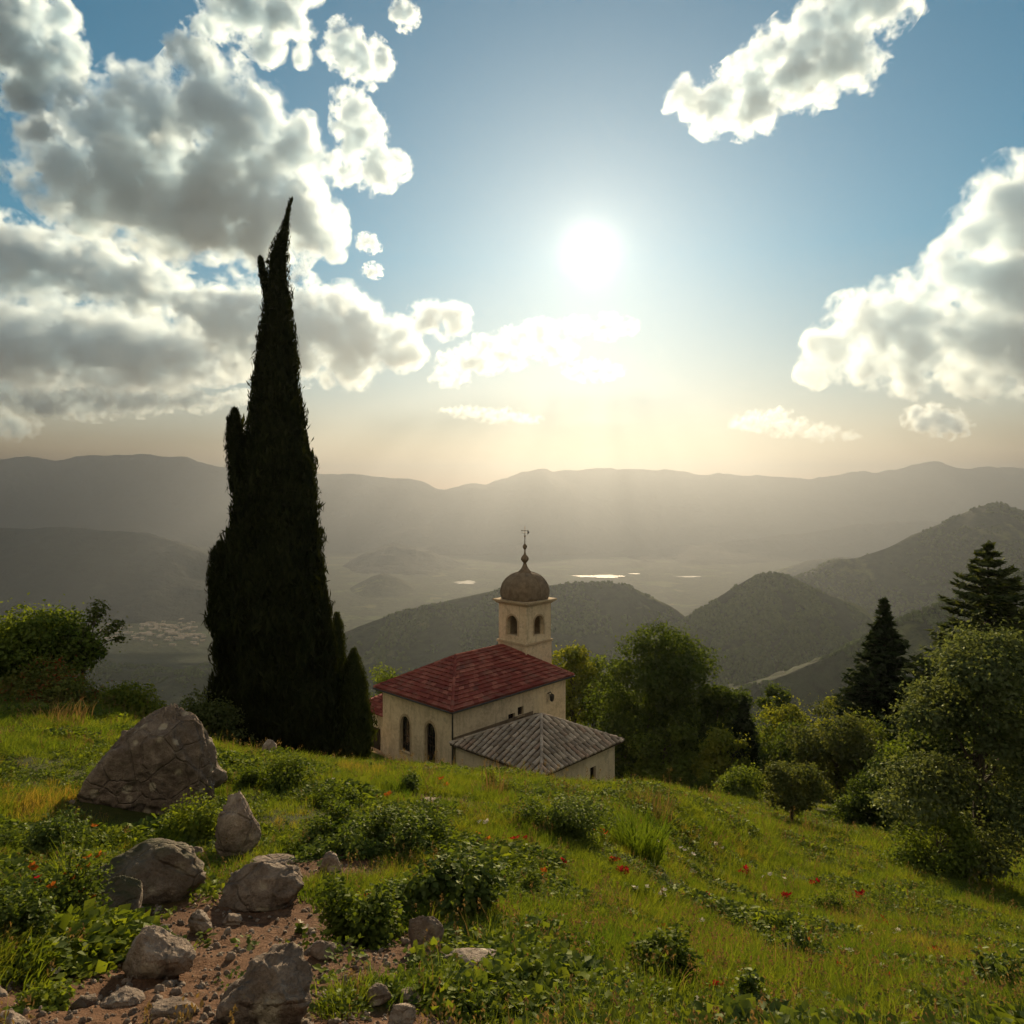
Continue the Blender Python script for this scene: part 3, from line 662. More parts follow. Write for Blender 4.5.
for k in range(8):
    t = PI/8+k*PI/4 if False else k*PI/4
    q = sq(t); pts = [(TU+r*q*math.cos(t), TV+r*q*math.sin(t), -7.98+z) for r, z in [(1.495, .25), (1.505, .5)]+[(1.505*math.cos(a)**.92, .505+1.45*math.sin(a)) for a in np.linspace(.1, 1.35, 10)]]
    rb.tube(pts, [.035]*len(pts), 6)
cb(rb, 'dome_rib', M_dome, dome)
fn = MB(); fn.lathe([(.48, 0), (.46, .1), (.36, .2), (.22, .38), (.13, .62), (.11, .72), (.2, .8), (.29, .95), (.27, 1.1), (.15, 1.25), (.07, 1.36), (.05, 1.6), (.05, 1.68), (.13, 1.76), (.17, 1.88), (.12, 2.0), (.04, 2.08), (.03, 2.3), (.025, 2.55), (.07, 2.6), (.07, 2.66), (.02, 2.7), (.018, 3.35), (.01, 3.37)], (TU, TV, -6.12), 16)
fin = cb(fn, 'finial', M_dome, smooth=True)
cr = MB()
cr.box((TU-.02, TV-.30, -3.12), (TU+.02, TV+.30, -3.06)); cr.box((TU-.3, TV-.02, -3.26), (TU+.3, TV+.02, -3.22))
for s in (-1, 1): cr.lathe([(.01, -.05), (.05, 0), (.01, .05)], (TU, TV+s*.31, -3.09), 8)
cr.add([(TU+.28, TV, -3.4), (TU+.5, TV, -3.24), (TU+.28, TV, -3.08)], [[0, 1, 2]])
cb(cr, 'weather_vane', M_iron, fin)

# pavilion annex with a pyramid roof of old barrel tiles
AU0, AU1, AV0, AV1, AZE = .15, 7.55, -6.75, .25, -15.0
AI = .36; AP = (3.9, -3.5, -13.35)
am = MB()
aw_ops = [(4.55, .55, -16.75, -15.95, 0)]
wall_panel(am, (AU0+AI, AV0+AI), (AU1-AI, AV0+AI), ZB, AZE+.02, aw_ops, (0, 1))
am.poly((AU0+AI, AV1, ZB), (AU0+AI, AV0+AI, ZB), (AU0+AI, AV0+AI, AZE+.02), (AU0+AI, AV1, AZE+.02))
am.poly((AU1-AI, AV0+AI, ZB), (AU1-AI, AV1, ZB), (AU1-AI, AV1, AZE+.02), (AU1-AI, AV0+AI, AZE+.02))
annex = cb(am, 'annex_wall', M_annexwall)
window(annex, (AU0+AI, AV0+AI), (AU1-AI, AV0+AI), (0, 1), aw_ops[0], (1, 1))
ac = [(AU0, AV0, AZE), (AU1, AV0, AZE), (AU1, AV1+.1, AZE), (AU0, AV1+.1, AZE)]
ad_ = MB()
for i in range(4): ad_.poly(ac[i], ac[(i+1) % 4], AP)
for i in range(4):
    a, b = ac[i], ac[(i+1) % 4]; ad_.poly((a[0], a[1], AZE-.1), (b[0], b[1], AZE-.1), b, a)
ad_.poly(*[(p[0], p[1], AZE-.1) for p in ac][::-1])
M_bed = plain('dark_roof_bed', (.10, .075, .055), .95, .05)
aroof = cb(ad_, 'annex_roof', M_bed)
at_ = MB()
for i in range(3): rib_roof(at_, ac[(i+3) % 4], ac[i], AP, seed=20+i)
cb(at_, 'annex_tiling', M_old, aroof)
ah = MB()
for c in (ac[0], ac[1], ac[3]): ridge_tiles(ah, (c[0], c[1], c[2]+.05), (AP[0], AP[1], AP[2]+.06), .09)
cb(ah, 'hip_capping', M_old, aroof)
fl = MB()                                     # lead flashing where the annex roof meets the nave wall
fl.poly((.38, IN-.02, -14.98), (7.5, IN-.02, -14.98), (7.5, IN-.02, -14.72), (.38, IN-.02, -14.72)); cb(fl, 'flashing', M_dome, aroof)

# low outbuilding behind the chapel
OB = thing('outbuilding', cw((4.5, 11, -18.2)), 'low outbuilding with red roof peeping out behind the left side of the chapel', 'outbuilding')
ob = MB(); O0, O1, O2, O3 = (2.2, 8.7), (7.5, 8.7), (7.5, 13.2), (2.2, 13.2)
wl = lambda q, k: (q[0]+(k if q[0] < 4 else -k), q[1]+(k if q[1] < 10 else -k))
qq = [O0, O1, O2, O3]
for i in range(4):
    a, b = wl(qq[i], .3), wl(qq[(i+1) % 4], .3)
    ob.poly((*a, -19.6), (*b, -19.6), (*b, -15.95), (*a, -15.95))
ob.build('wall', M_wall, OB, cw, OB.location[:])
rf = MB(); zE, zR = -15.95, -14.7; r0, r1 = (4.3, 10.95, zR), (5.6, 10.95, zR)
cs_ = [(*q, zE) for q in qq]
course_roof(rf, (cs_[0], cs_[1], r1, r0), 10, seed=31); course_roof(rf, (cs_[3], cs_[0], r0, r0), 10, seed=32); course_roof(rf, (cs_[1], cs_[2], r1, r1), 10, seed=33); course_roof(rf, (cs_[2], cs_[3], r0, r1), 10, seed=34)
for q in ((cs_[0], cs_[1], r1, r0), (cs_[3], cs_[0], r0), (cs_[2], cs_[3], r0, r1), (cs_[1], cs_[2], r1)): rf.poly(*q)
rf.build('roof', M_red, OB, cw, OB.location[:])
dr = MB(); dr.box((O0[0]+.24, 10.3, -19.2), (O0[0]+.3, 11.3, -17.0)); dr.build('door', M_wood_dark, OB, cw, OB.location[:])
# ------------------------------------------------------------------ trees and bushes
def kites(c, L, n, rng, up=None, wd=.3, curl=.12):
    """leaf blades: centre points c, lengths L, facing n; returns vertices and triangles"""
    N = len(c); n = n/np.linalg.norm(n, axis=1, keepdims=True)
    a = rng.normal(size=(N, 3)) if up is None else up+rng.normal(size=(N, 3))*.35
    a -= n*(a*n).sum(1, keepdims=True); a /= np.linalg.norm(a, axis=1, keepdims=True)+1e-9
    s = np.cross(n, a); L = np.asarray(L).reshape(-1, 1)*np.ones((N, 1))
    V = np.stack([c-a*L*.5, c+s*L*wd+n*L*curl, c+a*L*.5, c-s*L*wd+n*L*curl], 1).reshape(-1, 3)
    i = np.arange(N)[:, None]*4
    return V, np.concatenate([i+np.array([[0, 1, 2]]), i+np.array([[0, 2, 3]])], 0)
def join(parts):
    V, Fc, n = [], [], 0
    for v, f in parts: V.append(v); Fc.append(f+n); n += len(v)
    return np.concatenate(V), np.concatenate(Fc)
def rdir(rng, n):
    v = rng.normal(size=(n, 3)); return v/np.linalg.norm(v, axis=1, keepdims=True)
L_dark = leaf_mat('dark_leaves', (0.0366, 0.06405, 0.01647), (0.0936, 0.1326, 0.0273), .54, (1.3, 1.2, .4), .05, .5)
L_mid = leaf_mat('green_leaves', (0.06588, 0.1098, 0.02196), (0.1658, 0.2145, 0.0429), .54, (1.3, 1.2, .4), .05, .6)
L_yel = leaf_mat('yellow_green_leaves', (0.1098, 0.1555, 0.02562), (0.2535, 0.273, 0.0468), .54, (1.3, 1.15, .35), .05, .6)
L_olive = leaf_mat('olive_leaves', (.05, .075, .022), (.12, .135, .042), .52, (1.25, 1.15, .5), .08, .7)
L_cyp2 = leaf_mat('young_cypress_needles', (.018, .028, .008), (.05, .062, .016), .35, (1.3, 1.2, .4), .02, 1.5)
L_cyp = leaf_mat('cypress_needles', (.009, .013, .005), (.026, .032, .010), .28, (1.3, 1.2, .4), .02, 1.5)
L_fir = leaf_mat('fir_needles', (0.015, 0.027, 0.0105), (0.042, 0.063, 0.021), .3, (1.25, 1.15, .5), .04, .8)
L_cedar = leaf_mat('cedar_needles', (0.0375, 0.057, 0.021), (0.09, 0.1125, 0.036), .34, (1.25, 1.15, .5), .05, .8)
L_pale = leaf_mat('pale_grey_green_leaves', (.06, .088, .036), (.135, .165, .06), .5, (1.25, 1.15, .55), .1, .7)
L_red = leaf_mat('bramble_leaves', (0.0732, 0.1007, 0.02562), (0.1755, 0.195, 0.04875), .54, (1.3, 1.1, .4), .05, 2.0, extra=[((.22, .05, .02), .5, 2.2)])
B_grey = bark_mat('grey_bark', (.035, .028, .02), (.11, .09, .065)); B_brown = bark_mat('brown_bark', (.025, .016, .01), (.08, .055, .035))

def limb(mb, a, b, r0, r1, rng, sag=.0, n=6, wob=.06, seg=6):
    a = np.array(a, float); b = np.array(b, float); L = np.linalg.norm(b-a); pts = []
    off = np.zeros(3)
    for i in range(n+1):
        t = i/n; off = off+rng.normal(size=3)*L*wob/n*2 if 0 < i < n else off*(0 if i == 0 else .3)
        pts.append(a+(b-a)*t+off+np.array([0, 0, sag*L*math.sin(PI*t)]))
    mb.tube(pts, [r0+(r1-r0)*(i/n)**.8 for i in range(n+1)], seg)
    return pts
def broadleaf(label, px, top, wpx, d, seed, mat, bark=B_grey, leaf=.2, nleaf=16000, base=None, kind='round', nclump=55, lean=0, group=None, cat='tree', name='broadleaf_tree', low=.22, clump_r=.17, x=None):
    rng = np.random.default_rng(seed); X = (px-CX)/F*d if x is None else x
    zb = gz(X, d) if base is None else -(base-HY)/F*d
    zt = -(top-HY)/F*d; H = zt-zb; W = wpx/F*d
    root = thing(name, (X, d, zb), label, cat, group)
    zc0 = H*low; ch = H-zc0
    # clump centres fill an uneven crown
    C = []; lob = rdir(rng, 7)
    while len(C) < nclump:
        p = rng.uniform(-1, 1, 3); r = np.linalg.norm(p)
        if r > 1: continue
        lim = .78+.22*max(0, (lob@(p/(r+1e-6))).max()-.55)/.45*1.4
        if kind == 'spread': lim *= 1.0
        if r > lim or r < .3*rng.uniform(0, 1.6): continue
        if kind == 'round': z = zc0+ch*(.5+.5*p[2]*.92); k = 1-.25*max(0, -p[2])
        elif kind == 'dome': z = zc0+ch*(.04+.9*abs(p[2])); k = 1
        elif kind == 'column': z = zc0+ch*(.5+.5*p[2]*.96); k = 1.0-.35*max(0, p[2])
        elif kind == 'layer': z = zc0+ch*(.5+.5*np.round(p[2]*4)/4*.95); k = 1.05-.4*max(0, p[2])
        else: z = zc0+ch*(.5+.5*p[2]); k = 1
        C.append((p[0]*W*.5*k*.88+lean*z, p[1]*W*.5*k*.88, z))
    if kind == 'layer':
        C = []
        for i in range(nclump//4):
            a = rng.uniform(0, 2*PI); f = rng.uniform(0, 1)**.9; L = W*.5*(1.0-.62*f**1.6)*rng.uniform(.7, 1.12); z = zc0*.5+(H*.96-zc0*.5)*f
            for t in (.38, .6, .8, .97): C.append((L*t*math.cos(a)+rng.normal()*W*.02, L*t*math.sin(a)+rng.normal()*W*.02, min(z+H*.06*math.sin(t*2.2)-H*.03*t, H*.97)))
        nclump = len(C)
    C = np.array(C); parts = []
    per = max(8, nleaf//nclump); R = W*clump_r
    for c in C:
        rr = R*rng.uniform(.65, 1.35); k = int(per*rng.uniform(.55, 1.4)*(rr/R)**1.5)
        u = rdir(rng, k); rad = rng.uniform(.15, 1, (k, 1))**.45
        flat = .5 if kind == 'layer' else .72
        q = c+u*rad*rr*np.array([1, 1, flat])+fbm(u*2.1+c*3, 2, 4)[:, None]*u*rr*.3
        nn = u*.5+rng.normal(size=(k, 3))*.55+np.array([0, 0, .55])
        parts.append(kites(q, leaf*rng.uniform(.6, 1.35, k), nn, rng, wd=.32))
    # loose sprays that break the outline
    k = nleaf//9; u = rdir(rng, k); ci = rng.integers(0, nclump, k); q = C[ci]+u*R*rng.uniform(.9, 1.55, (k, 1))
    parts.append(kites(q, leaf*rng.uniform(.5, 1.1, k), rng.normal(size=(k, 3))+np.array([0, 0, .4]), rng, wd=.3))
    V, Fc = join(parts); V[:, 2] = np.maximum(V[:, 2], .03)
    link('crown', mesh_np('crown', V, Fc, mat), root)
    mb = MB(); r0 = max(.03, H*.018+W*.008); fork = np.array([lean*zc0, 0, zc0+ch*.12]); topp = np.array([lean*H*.8, 0, zc0+ch*.72])
    limb(mb, (0, 0, -.3), fork, r0*1.15, r0*.8, rng, n=5, seg=9); limb(mb, fork, topp, r0*.8, r0*.15, rng, n=6, seg=7)
    for i in rng.choice(nclump, min(nclump, 16), replace=False):
        t = rng.uniform(0, .75); s = fork+(topp-fork)*t; pts = limb(mb, s, C[i], r0*.42*(1-t*.5), r0*.08, rng, sag=.06, n=5, seg=5)
        for _ in range(2):
            j = int(np.argmin(np.linalg.norm(C-C[i], axis=1)+(rng.random(nclump)*R*2))); limb(mb, pts[3], C[j], r0*.14, r0*.04, rng, n=3, seg=4)
    mb.build('trunk', bark, root)
    return root
def conifer(label, px, top, wpx, d, seed, mat, tiers=26, per=13, leaf=.6, droop=.25, base=None, open_=.0, power=.85, name='fir_tree'):
    rng = np.random.default_rng(seed); X = (px-CX)/F*d; zb = gz(X, d) if base is None else -(base-HY)/F*d; zt = -(top-HY)/F*d; H = zt-zb; W = wpx/F*d
    root = thing(name, (X, d, zb), label, 'conifer'); br = MB(); parts = []
    br.tube([(0, 0, -.3), (0, 0, H*.4), (0, 0, H*.8), (0, 0, H*.995)], [H*.017, H*.012, H*.005, .012], 9)
    for t in range(tiers):
        f = t/(tiers-1); z = H*(.05+.93*f); Lm = W*.5*(1-f)**power+.12
        for k in range(max(4, int(per*(1-f*.55)))):
            if rng.random() < open_: continue
            a = rng.uniform(0, 2*PI); L = Lm*rng.uniform(.6, 1.15); rise = .22*f+.05
            s = np.linspace(0, 1, 9); out = s*L; zz = z+L*(rise*s-droop*s**1.6+.14*s**4)
            pts = np.stack([out*math.cos(a), out*math.sin(a), zz+rng.normal()*.06], 1)
            if k % 2 == 0: br.tube(pts[[0, 3, 6, 8]], [.028+L*.006, .02, .012, .006], 4)
            m = max(8, int(L/leaf*13)); i = rng.uniform(.12, 1, m); q = np.stack([np.interp(i, s, pts[:, j]) for j in range(3)], 1)
            side = np.array([-math.sin(a), math.cos(a), 0]); sg = rng.choice([-1, 1], m)[:, None]; fan = L*.17*(1.12-i)[:, None]*rng.uniform(.2, 1.2, (m, 1))
            q = q+side*sg*fan+np.array([0, 0, -.06])*rng.uniform(0, 2.4, (m, 1))
            up = np.array([math.cos(a), math.sin(a), -.15])+side*sg*.7
            parts.append(kites(q, leaf*rng.uniform(.6, 1.25, m), rng.normal(size=(m, 3))*.35+np.array([0, 0, 1.]), rng, up, wd=.2, curl=-.06))
    k = 50; q = np.stack([rng.normal(size=k)*.08, rng.normal(size=k)*.08, H*rng.uniform(.93, 1.0, k)], 1)
    parts.append(kites(q, leaf*.6*rng.uniform(.5, 1, k), rng.normal(size=(k, 3)), rng, np.array([0, 0, 1.]), wd=.12))
    V, Fc = join(parts); V[:, 2] = np.maximum(V[:, 2], .05); link('crown', mesh_np('crown', V, Fc, mat), root); br.build('trunk', B_brown, root)
    return root
def spire_leaves(rows, cx, rx, d, rng, n, leaf, c0, deep=1.0):
    """upright sprays over a spire given by axis and half width at picture rows"""
    rows = np.array(rows, float); wts = np.maximum(np.array(rx, float)-2.5, np.array(rx, float)*.55)*np.where(rows < 430, .9, 1.0)
    t = rng.uniform(rows[0], rows[-1], n*3); w_ = np.interp(t, rows, wts); keep = rng.random(len(t)) < w_/wts.max(); t = t[keep][:n]
    a = rng.uniform(0, 2*PI, len(t)); ax = np.interp(t, rows, cx); r = np.interp(t, rows, wts)/F*d
    z = -(t-HY)/F*d; x = (ax-CX)/F*d
    lump = fbm(np.stack([np.cos(a)*1.6, np.sin(a)*1.6, z*.75], 1)*1.5, 4, 3)
    rr = r*(.9+.34*lump)*rng.uniform(.74, 1.08, len(t))+rng.exponential(.05, len(t))*np.minimum(1, r/.9)
    u = np.stack([np.cos(a), np.sin(a)*deep, np.zeros_like(a)], 1)
    q = np.stack([x, np.full_like(x, d), z], 1)+u*rr[:, None]-c0
    nn = u+rng.normal(size=u.shape)*.5
    return kites(q, leaf*rng.uniform(.45, 1.6, len(t))*np.clip(r/.9, .45, 1), nn, rng, np.array([0, 0, 1.])+u*.22, wd=.115, curl=.05)
def spire_core(rows, cx, rx, d, c0, f=.72, seg=20):
    mbv = []; rows2 = np.linspace(rows[0], rows[-1], 60); fs = []
    for i, t in enumerate(rows2):
        r = max(np.interp(t, rows, rx)-3.5, np.interp(t, rows, rx)*.4)/F*d*f; x = (np.interp(t, rows, cx)-CX)/F*d; z = -(t-HY)/F*d
        for k in range(seg):
            a = 2*PI*k/seg; l = 1+.22*float(fbm([[math.cos(a)*2.4, math.sin(a)*2.4, z*1.1]], 3, 3)[0])
            mbv.append((x+r*l*math.cos(a)-c0[0], r*l*math.sin(a)+d-c0[1], z-c0[2]))
    for i in range(59):
        for k in range(seg):
            p, q = i*seg+k, i*seg+(k+1) % seg; fs += [[p, q, q+seg], [p, q+seg, p+seg]]
    return np.array(mbv), np.array(fs)
def cypress(label, d, axis, tufts, seed, n, leaf, px, mat=None):
    rng = np.random.default_rng(seed); X = (px-CX)/F*d; zb = gz(X, d); c0 = np.array([X, d, zb])
    root = thing('cypress_tree', tuple(c0), label, 'cypress'); parts = []
    for (rows, cx, rx, k, dd) in [axis]+tufts:
        parts.append(spire_leaves(rows, cx, rx, d+dd, rng, int(n*k), leaf, c0)); parts.append(spire_core(rows, cx, rx, d+dd, c0))
    V, Fc = join(parts); link('crown', mesh_np('crown', V, Fc, mat or L_cyp), root)
    mb = MB(); tk = n/84000; mb.tube([(0, 0, -.4), (0.02, 0, .6), (0, 0, 1.2+tk), (0, 0, 1.6+3.4*tk)], [.2+.25*tk, .16+.2*tk, .1+.2*tk, .05+.15*tk], 10); mb.build('trunk', B_brown, root)
_cl = [(198,289,294),(206,286,293),(215,283,292),(230,277,292),(250,268,291),(270,264,291),(300,260,295),(340,254,298),(380,250,301),(410,248,305),(450,243,309),(500,236,314),(540,231,316),(560,224,318),(600,216,323),(640,213,329),(680,217,336),(705,226,339),(720,233,340),(740,243,339),(752,252,335),(764,262,327),(772,268,320)]
cypress('huge dark cypress spire with leaning tip left of the chapel', 25.5,
    ([q[0] for q in _cl], [(q[1]+q[2])/2 for q in _cl], [(q[2]-q[1])/2*1.03 for q in _cl], 1, 0),
    [([408,418,440,470,500,540], [235,234,236,240,246,252], [4,10,13,14,13,9], .1, -.1), ([541,552,580,610,640,670], [221,220,220,223,228,234], [5,12,15,16,15,11], .1, .2), ([257,262,275,290,305], [260,261,263,266,269], [2.5,5,6,6,5], .035, 0),
     ([430,445,470,500,520], [305,306,308,310,310], [2,5,7,7,4], .04, .3), ([560,580,620,660,700], [318,320,324,328,330], [3,8,11,13,9], .06, .3)], 7, 84000, .33, 285)
cypress('small twin tipped young cypress tucked against the huge one', 27,
    ([648,662,680,700,720,740,757,768], [354,353,352,351,350,348,346,344], [4,12,17,21,24,26,25,19], 1, 0),
    [([612,625,645,670,700,740,765], [337,337,337,336,335,334,333], [4,9,12,15,17,18,15], .8, .5), ([676,690,705,725,745,760], [363,363,362,360,358,356], [1,4,6,8,9,8], .3, -.2)], 8, 15000, .26, 344, L_cyp2)

broadleaf('big dark round broadleaf tree standing right of the bell tower', 654, 627, 136, 58, 11, L_dark, leaf=.27, nleaf=34000, nclump=58, low=.08, clump_r=.14)
broadleaf('dark leafy tree filling the gap right of the big round tree', 718, 684, 72, 56, 12, L_dark, leaf=.26, nleaf=14000, low=.06, nclump=32, clump_r=.16)
broadleaf('dark leafy tree in front of the big round one, crown touching the meadow', 664, 718, 96, 54, 13, L_mid, leaf=.24, nleaf=14000, kind='dome', low=.02, nclump=36)
conifer('slim dark pointed evergreen between the round tree and the yellow green one', 744, 696, 44, 54, 14, L_fir, 24, 18, .6)
broadleaf('sunlit yellow green tree peeping out behind the bell tower', 572, 640, 50, 66, 15, L_yel, leaf=.28, nleaf=13000, low=.03, nclump=46, clump_r=.2)
broadleaf('yellow green tree between the bell tower and the big round tree', 600, 654, 52, 68, 16, L_mid, leaf=.28, nleaf=13000, low=.03, nclump=46, clump_r=.2)
broadleaf('bright yellow green bushy tree behind the meadow', 780, 694, 74, 62, 17, L_yel, leaf=.28, nleaf=15000, low=.05, nclump=45, kind='dome')
broadleaf('little dark round crown rising behind the bright yellow green tree', 778, 680, 36, 80, 18, L_dark, leaf=.3, nleaf=6000, low=.3, nclump=26)
broadleaf('loose olive tree with forked trunk at the meadow edge', 838, 703, 92, 41, 19, L_olive, leaf=.17, nleaf=15000, low=.2, nclump=44, clump_r=.15)
broadleaf('low dark tree under the boughs right of the olive tree', 893, 748, 84, 36, 20, L_mid, leaf=.2, nleaf=12000, kind='dome', low=.02, nclump=40)
broadleaf('small pale airy tree standing alone on the meadow', 793, 752, 78, 29, 21, L_olive, leaf=.12, nleaf=8500, low=.12, nclump=44, clump_r=.12)
conifer('dark pointed spruce rising above the right hand trees', 884, 597, 140, 52, 22, L_fir, 34, 34, .65, .16, power=.95)
conifer('tall open fir with layered boughs at the right edge', 988, 540, 205, 44, 23, L_cedar, 30, 32, .75, .12, open_=.05, power=.75)
broadleaf('large layered broadleaf tree with pale leaves at the right edge', 978, 640, 200, 20.5, 24, L_pale, leaf=.125, nleaf=42000, kind='layer', low=.12, nclump=110, clump_r=.13)
broadleaf('dense dark bush at the foot of the large layered tree', 940, 812, 90, 19, 25, L_mid, leaf=.1, nleaf=10000, kind='dome', low=.0, nclump=40, name='bush', cat='bush')
broadleaf('dark tree closing the gap behind the large layered tree', 950, 700, 110, 40, 26, L_dark, leaf=.24, nleaf=14000, kind='dome', low=.03)
broadleaf('dark bushy tree cut by the right edge behind the layered one', 1040, 690, 130, 34, 27, L_dark, leaf=.22, nleaf=16000, kind='dome', low=.03)
broadleaf('dark bush between the slim evergreen and the olive tree', 800, 728, 80, 50, 28, L_dark, leaf=.24, nleaf=11000, kind='dome', low=.0, name='bush', cat='bush')
broadleaf('leafy wild tree leaning over the grass at the left edge', 28, 610, 150, 17, 29, L_mid, leaf=.10, nleaf=19000, kind='spread', low=.12, nclump=80, clump_r=.12, lean=.06)
broadleaf('thin branch like sapling reaching up from the left edge tree', 82, 602, 70, 17.6, 30, L_olive, leaf=.095, nleaf=2600, low=.45, nclump=16, clump_r=.14, lean=.1, name='sapling')
broadleaf('reddish bramble thicket under the left edge tree', 45, 672, 100, 15.5, 31, L_red, leaf=.075, nleaf=12000, kind='dome', low=.0, nclump=50, name='bush', cat='bush')
broadleaf('fresh green rounded bush behind the tall pointed boulder', 118, 680, 76, 19.5, 32, L_yel, leaf=.1, nleaf=11000, kind='dome', low=.0, nclump=44, name='bush', cat='bush')
broadleaf('yellowish bush between the tall pointed boulder and the huge cypress', 206, 697, 92, 23, 33, L_olive, leaf=.11, nleaf=11000, kind='dome', low=.0, nclump=44, name='bush', cat='bush')
broadleaf('loose green tree showing above the red outbuilding roof', 398, 653, 66, 64, 34, L_mid, leaf=.26, nleaf=9000, low=.12, nclump=30)
broadleaf('sunlit little tree behind the ridge of the chapel roof', 437, 655, 48, 72, 35, L_yel, leaf=.28, nleaf=6000, low=.2, nclump=24)

broadleaf('dark round tree filling the belt below the pointed spruce', 868, 712, 96, 46, 36, L_mid, leaf=.22, nleaf=13000, kind='dome', low=.03, nclump=40)
broadleaf('broad green tree behind the olive tree in the belt', 835, 690, 70, 58, 37, L_yel, leaf=.26, nleaf=11000, kind='dome', low=.05, nclump=36)
broadleaf('mid green tree at the back of the belt beside the slim evergreen', 752, 716, 66, 60, 38, L_mid, leaf=.26, nleaf=10000, kind='dome', low=.03, nclump=36)
broadleaf('green tree in the belt right under the tall open fir', 935, 668, 84, 50, 39, L_olive, leaf=.24, nleaf=12000, kind='dome', low=.06, nclump=40)

broadleaf('bright green tree in the belt between the slim evergreen and the spruce', 722, 722, 60, 50, 39, L_yel, leaf=.22, nleaf=9000, kind='dome', low=.02, nclump=32)
broadleaf('green bush at the meadow edge left of the small airy tree', 742, 768, 60, 40, 40, L_mid, leaf=.17, nleaf=7000, kind='dome', low=.0, nclump=30, name='bush', cat='bush')
broadleaf('dark bush in the hollow right of the olive tree', 866, 770, 60, 33, 41, L_dark, leaf=.15, nleaf=8000, kind='dome', low=.0, nclump=30, name='bush', cat='bush')

broadleaf('full dark green tree right behind the pavilion wall', 628, 690, 70, 60, 42, L_dark, leaf=.25, nleaf=13000, kind='dome', low=.02, nclump=40)
broadleaf('full mid green tree in the belt right of the big round one', 700, 700, 76, 60, 43, L_mid, leaf=.25, nleaf=13000, kind='dome', low=.02, nclump=40)
broadleaf('deep green tree in the belt behind the olive tree', 806, 706, 76, 54, 44, L_dark, leaf=.25, nleaf=12000, kind='dome', low=.02, nclump=38)
# ------------------------------------------------------------------ rocks
R_grey = rock_mat('grey_brown_rock', (0.123, 0.0924, 0.0703), (0.261, 0.205, 0.162), (0.415, 0.34, 0.271), (0.382, 0.336, 0.252))
R_moss = rock_mat('mossy_rock', (0.115, 0.0905, 0.0682), (0.225, 0.181, 0.141), (0.358, 0.296, 0.233), (0.343, 0.305, 0.227), moss=(0.08, 0.0784, 0.0423))
R_tan = rock_mat('tan_rock', (0.189, 0.141, 0.109), (0.351, 0.28, 0.224), (0.519, 0.434, 0.353), (0.451, 0.4, 0.317))
ROCKS = []
def rock(label, x0, x1, top, base, mat=R_grey, seed=0, depth=.85, taper=0., apex=0., cuts=9, rough=.16, sink=.3, name='rock', cat='rock', group='rocks on the grassy slope', sub=5, tilt=0.):
    rng = np.random.default_rng(seed+500); X, Y, Z = hit((x0+x1)/2, base); dep = (x1-x0)/F*Y*depth; ph = math.atan((base-HY)/F); yc = Y+dep*.42; w = (x1-x0)/F*yc; h = (base-top)/F*yc; X = ((x0+x1)/2-CX)/F*yc
    h = max(h*.3, (h*math.cos(ph)-dep*.62*math.sin(ph))/math.cos(ph)**2)
    V, Fc = ICO[sub]; V = V.copy()
    for i in range(cuts):
        n = rdir(rng, 1)[0]; n[2] = n[2]*.8+.1; n /= np.linalg.norm(n); o = rng.uniform(.5, .82); q = V@n-o; V = V-np.outer(np.clip(q, 0, None)*.8, n)
    V = V/np.abs(V).max(0)
    dsp = fbm(V*1.3+seed*3.1, 5, seed, .58)*rough*2.0+fbm(V*3.2+seed, 5, seed+3, .62, ridged=True)*rough*.75
    V = V*(1+dsp[:, None])
    if taper:
        t = np.clip((V[:, 2]+.4)/1.4, 0, 1); k = 1-taper*t**.85; V[:, 0] = V[:, 0]*k+apex*t; V[:, 1] *= k
    V = V/np.abs(V).max(0)
    hz = h/(1-sink*.5)*.62; V = V*np.array([w/2, dep/2, hz])
    if tilt: c, s_ = math.cos(tilt), math.sin(tilt); V = np.stack([V[:, 0]*c-V[:, 2]*s_, V[:, 1], V[:, 0]*s_+V[:, 2]*c], 1)
    zg = gz(X, yc); V[:, 2] += hz*(1-2*sink)
    me = mesh_np(name, V, Fc, mat, True); o = link(name, me, None, (X, yc, zg)); o.rotation_euler.z = 0
    tag(o, label, cat, group); ROCKS.append((X, yc, w*.46, dep*.46)); return o
rock('huge pointed boulder, tallest rock, standing on the left slope', 82, 222, 697, 822, R_grey, 3, .8, .56, .16, 7, .17, .16, 'boulder', 'boulder', None, 6)
rock('pale leaning slab shaped rock right below the huge pointed boulder', 214, 264, 798, 858, R_tan, 4, .6, .3, -.2, 8, .14, .2)
rock('long low mossy boulder with rounded top below the huge pointed one', 84, 206, 834, 905, R_moss, 5, .62, .1, .1, 6, .12, .2, 'boulder', 'boulder')
rock('smooth grey rock leaning on the front of the long mossy boulder', 94, 152, 876, 932, R_moss, 6, .7, .15, -.1, 5, .08, .2)
rock('broad flat topped rock in the middle of the stony patch', 213, 306, 858, 912, R_grey, 7, .6, .15, .05, 7, .16, .2)
rock('thin pale slab lying behind the broad flat topped rock', 248, 300, 853, 868, R_tan, 8, .6, 0, 0, 6, .14, .2)
rock('angular tan rock with a sunlit ridge alone on the red soil', 116, 194, 918, 984, R_tan, 9, .75, .2, .1, 9, .15, .15)
rock('large rough rock half buried at the bottom edge', 216, 322, 955, 1040, R_grey, 10, .75, .15, .1, 9, .2, .25)
rock('flat stone on top of the red soil beside the large half buried rock', 246, 290, 957, 978, R_grey, 11, .6, .1, 0, 8, .15, .2)
rock('small rounded pale rock at the edge of the low bushes', 318, 342, 853, 876, R_tan, 12, .8, .2, 0, 6, .1, .2)
rock('blocky rock under the big leafy plant in the middle', 402, 444, 910, 954, R_grey, 13, .7, .15, .1, 9, .12, .2)
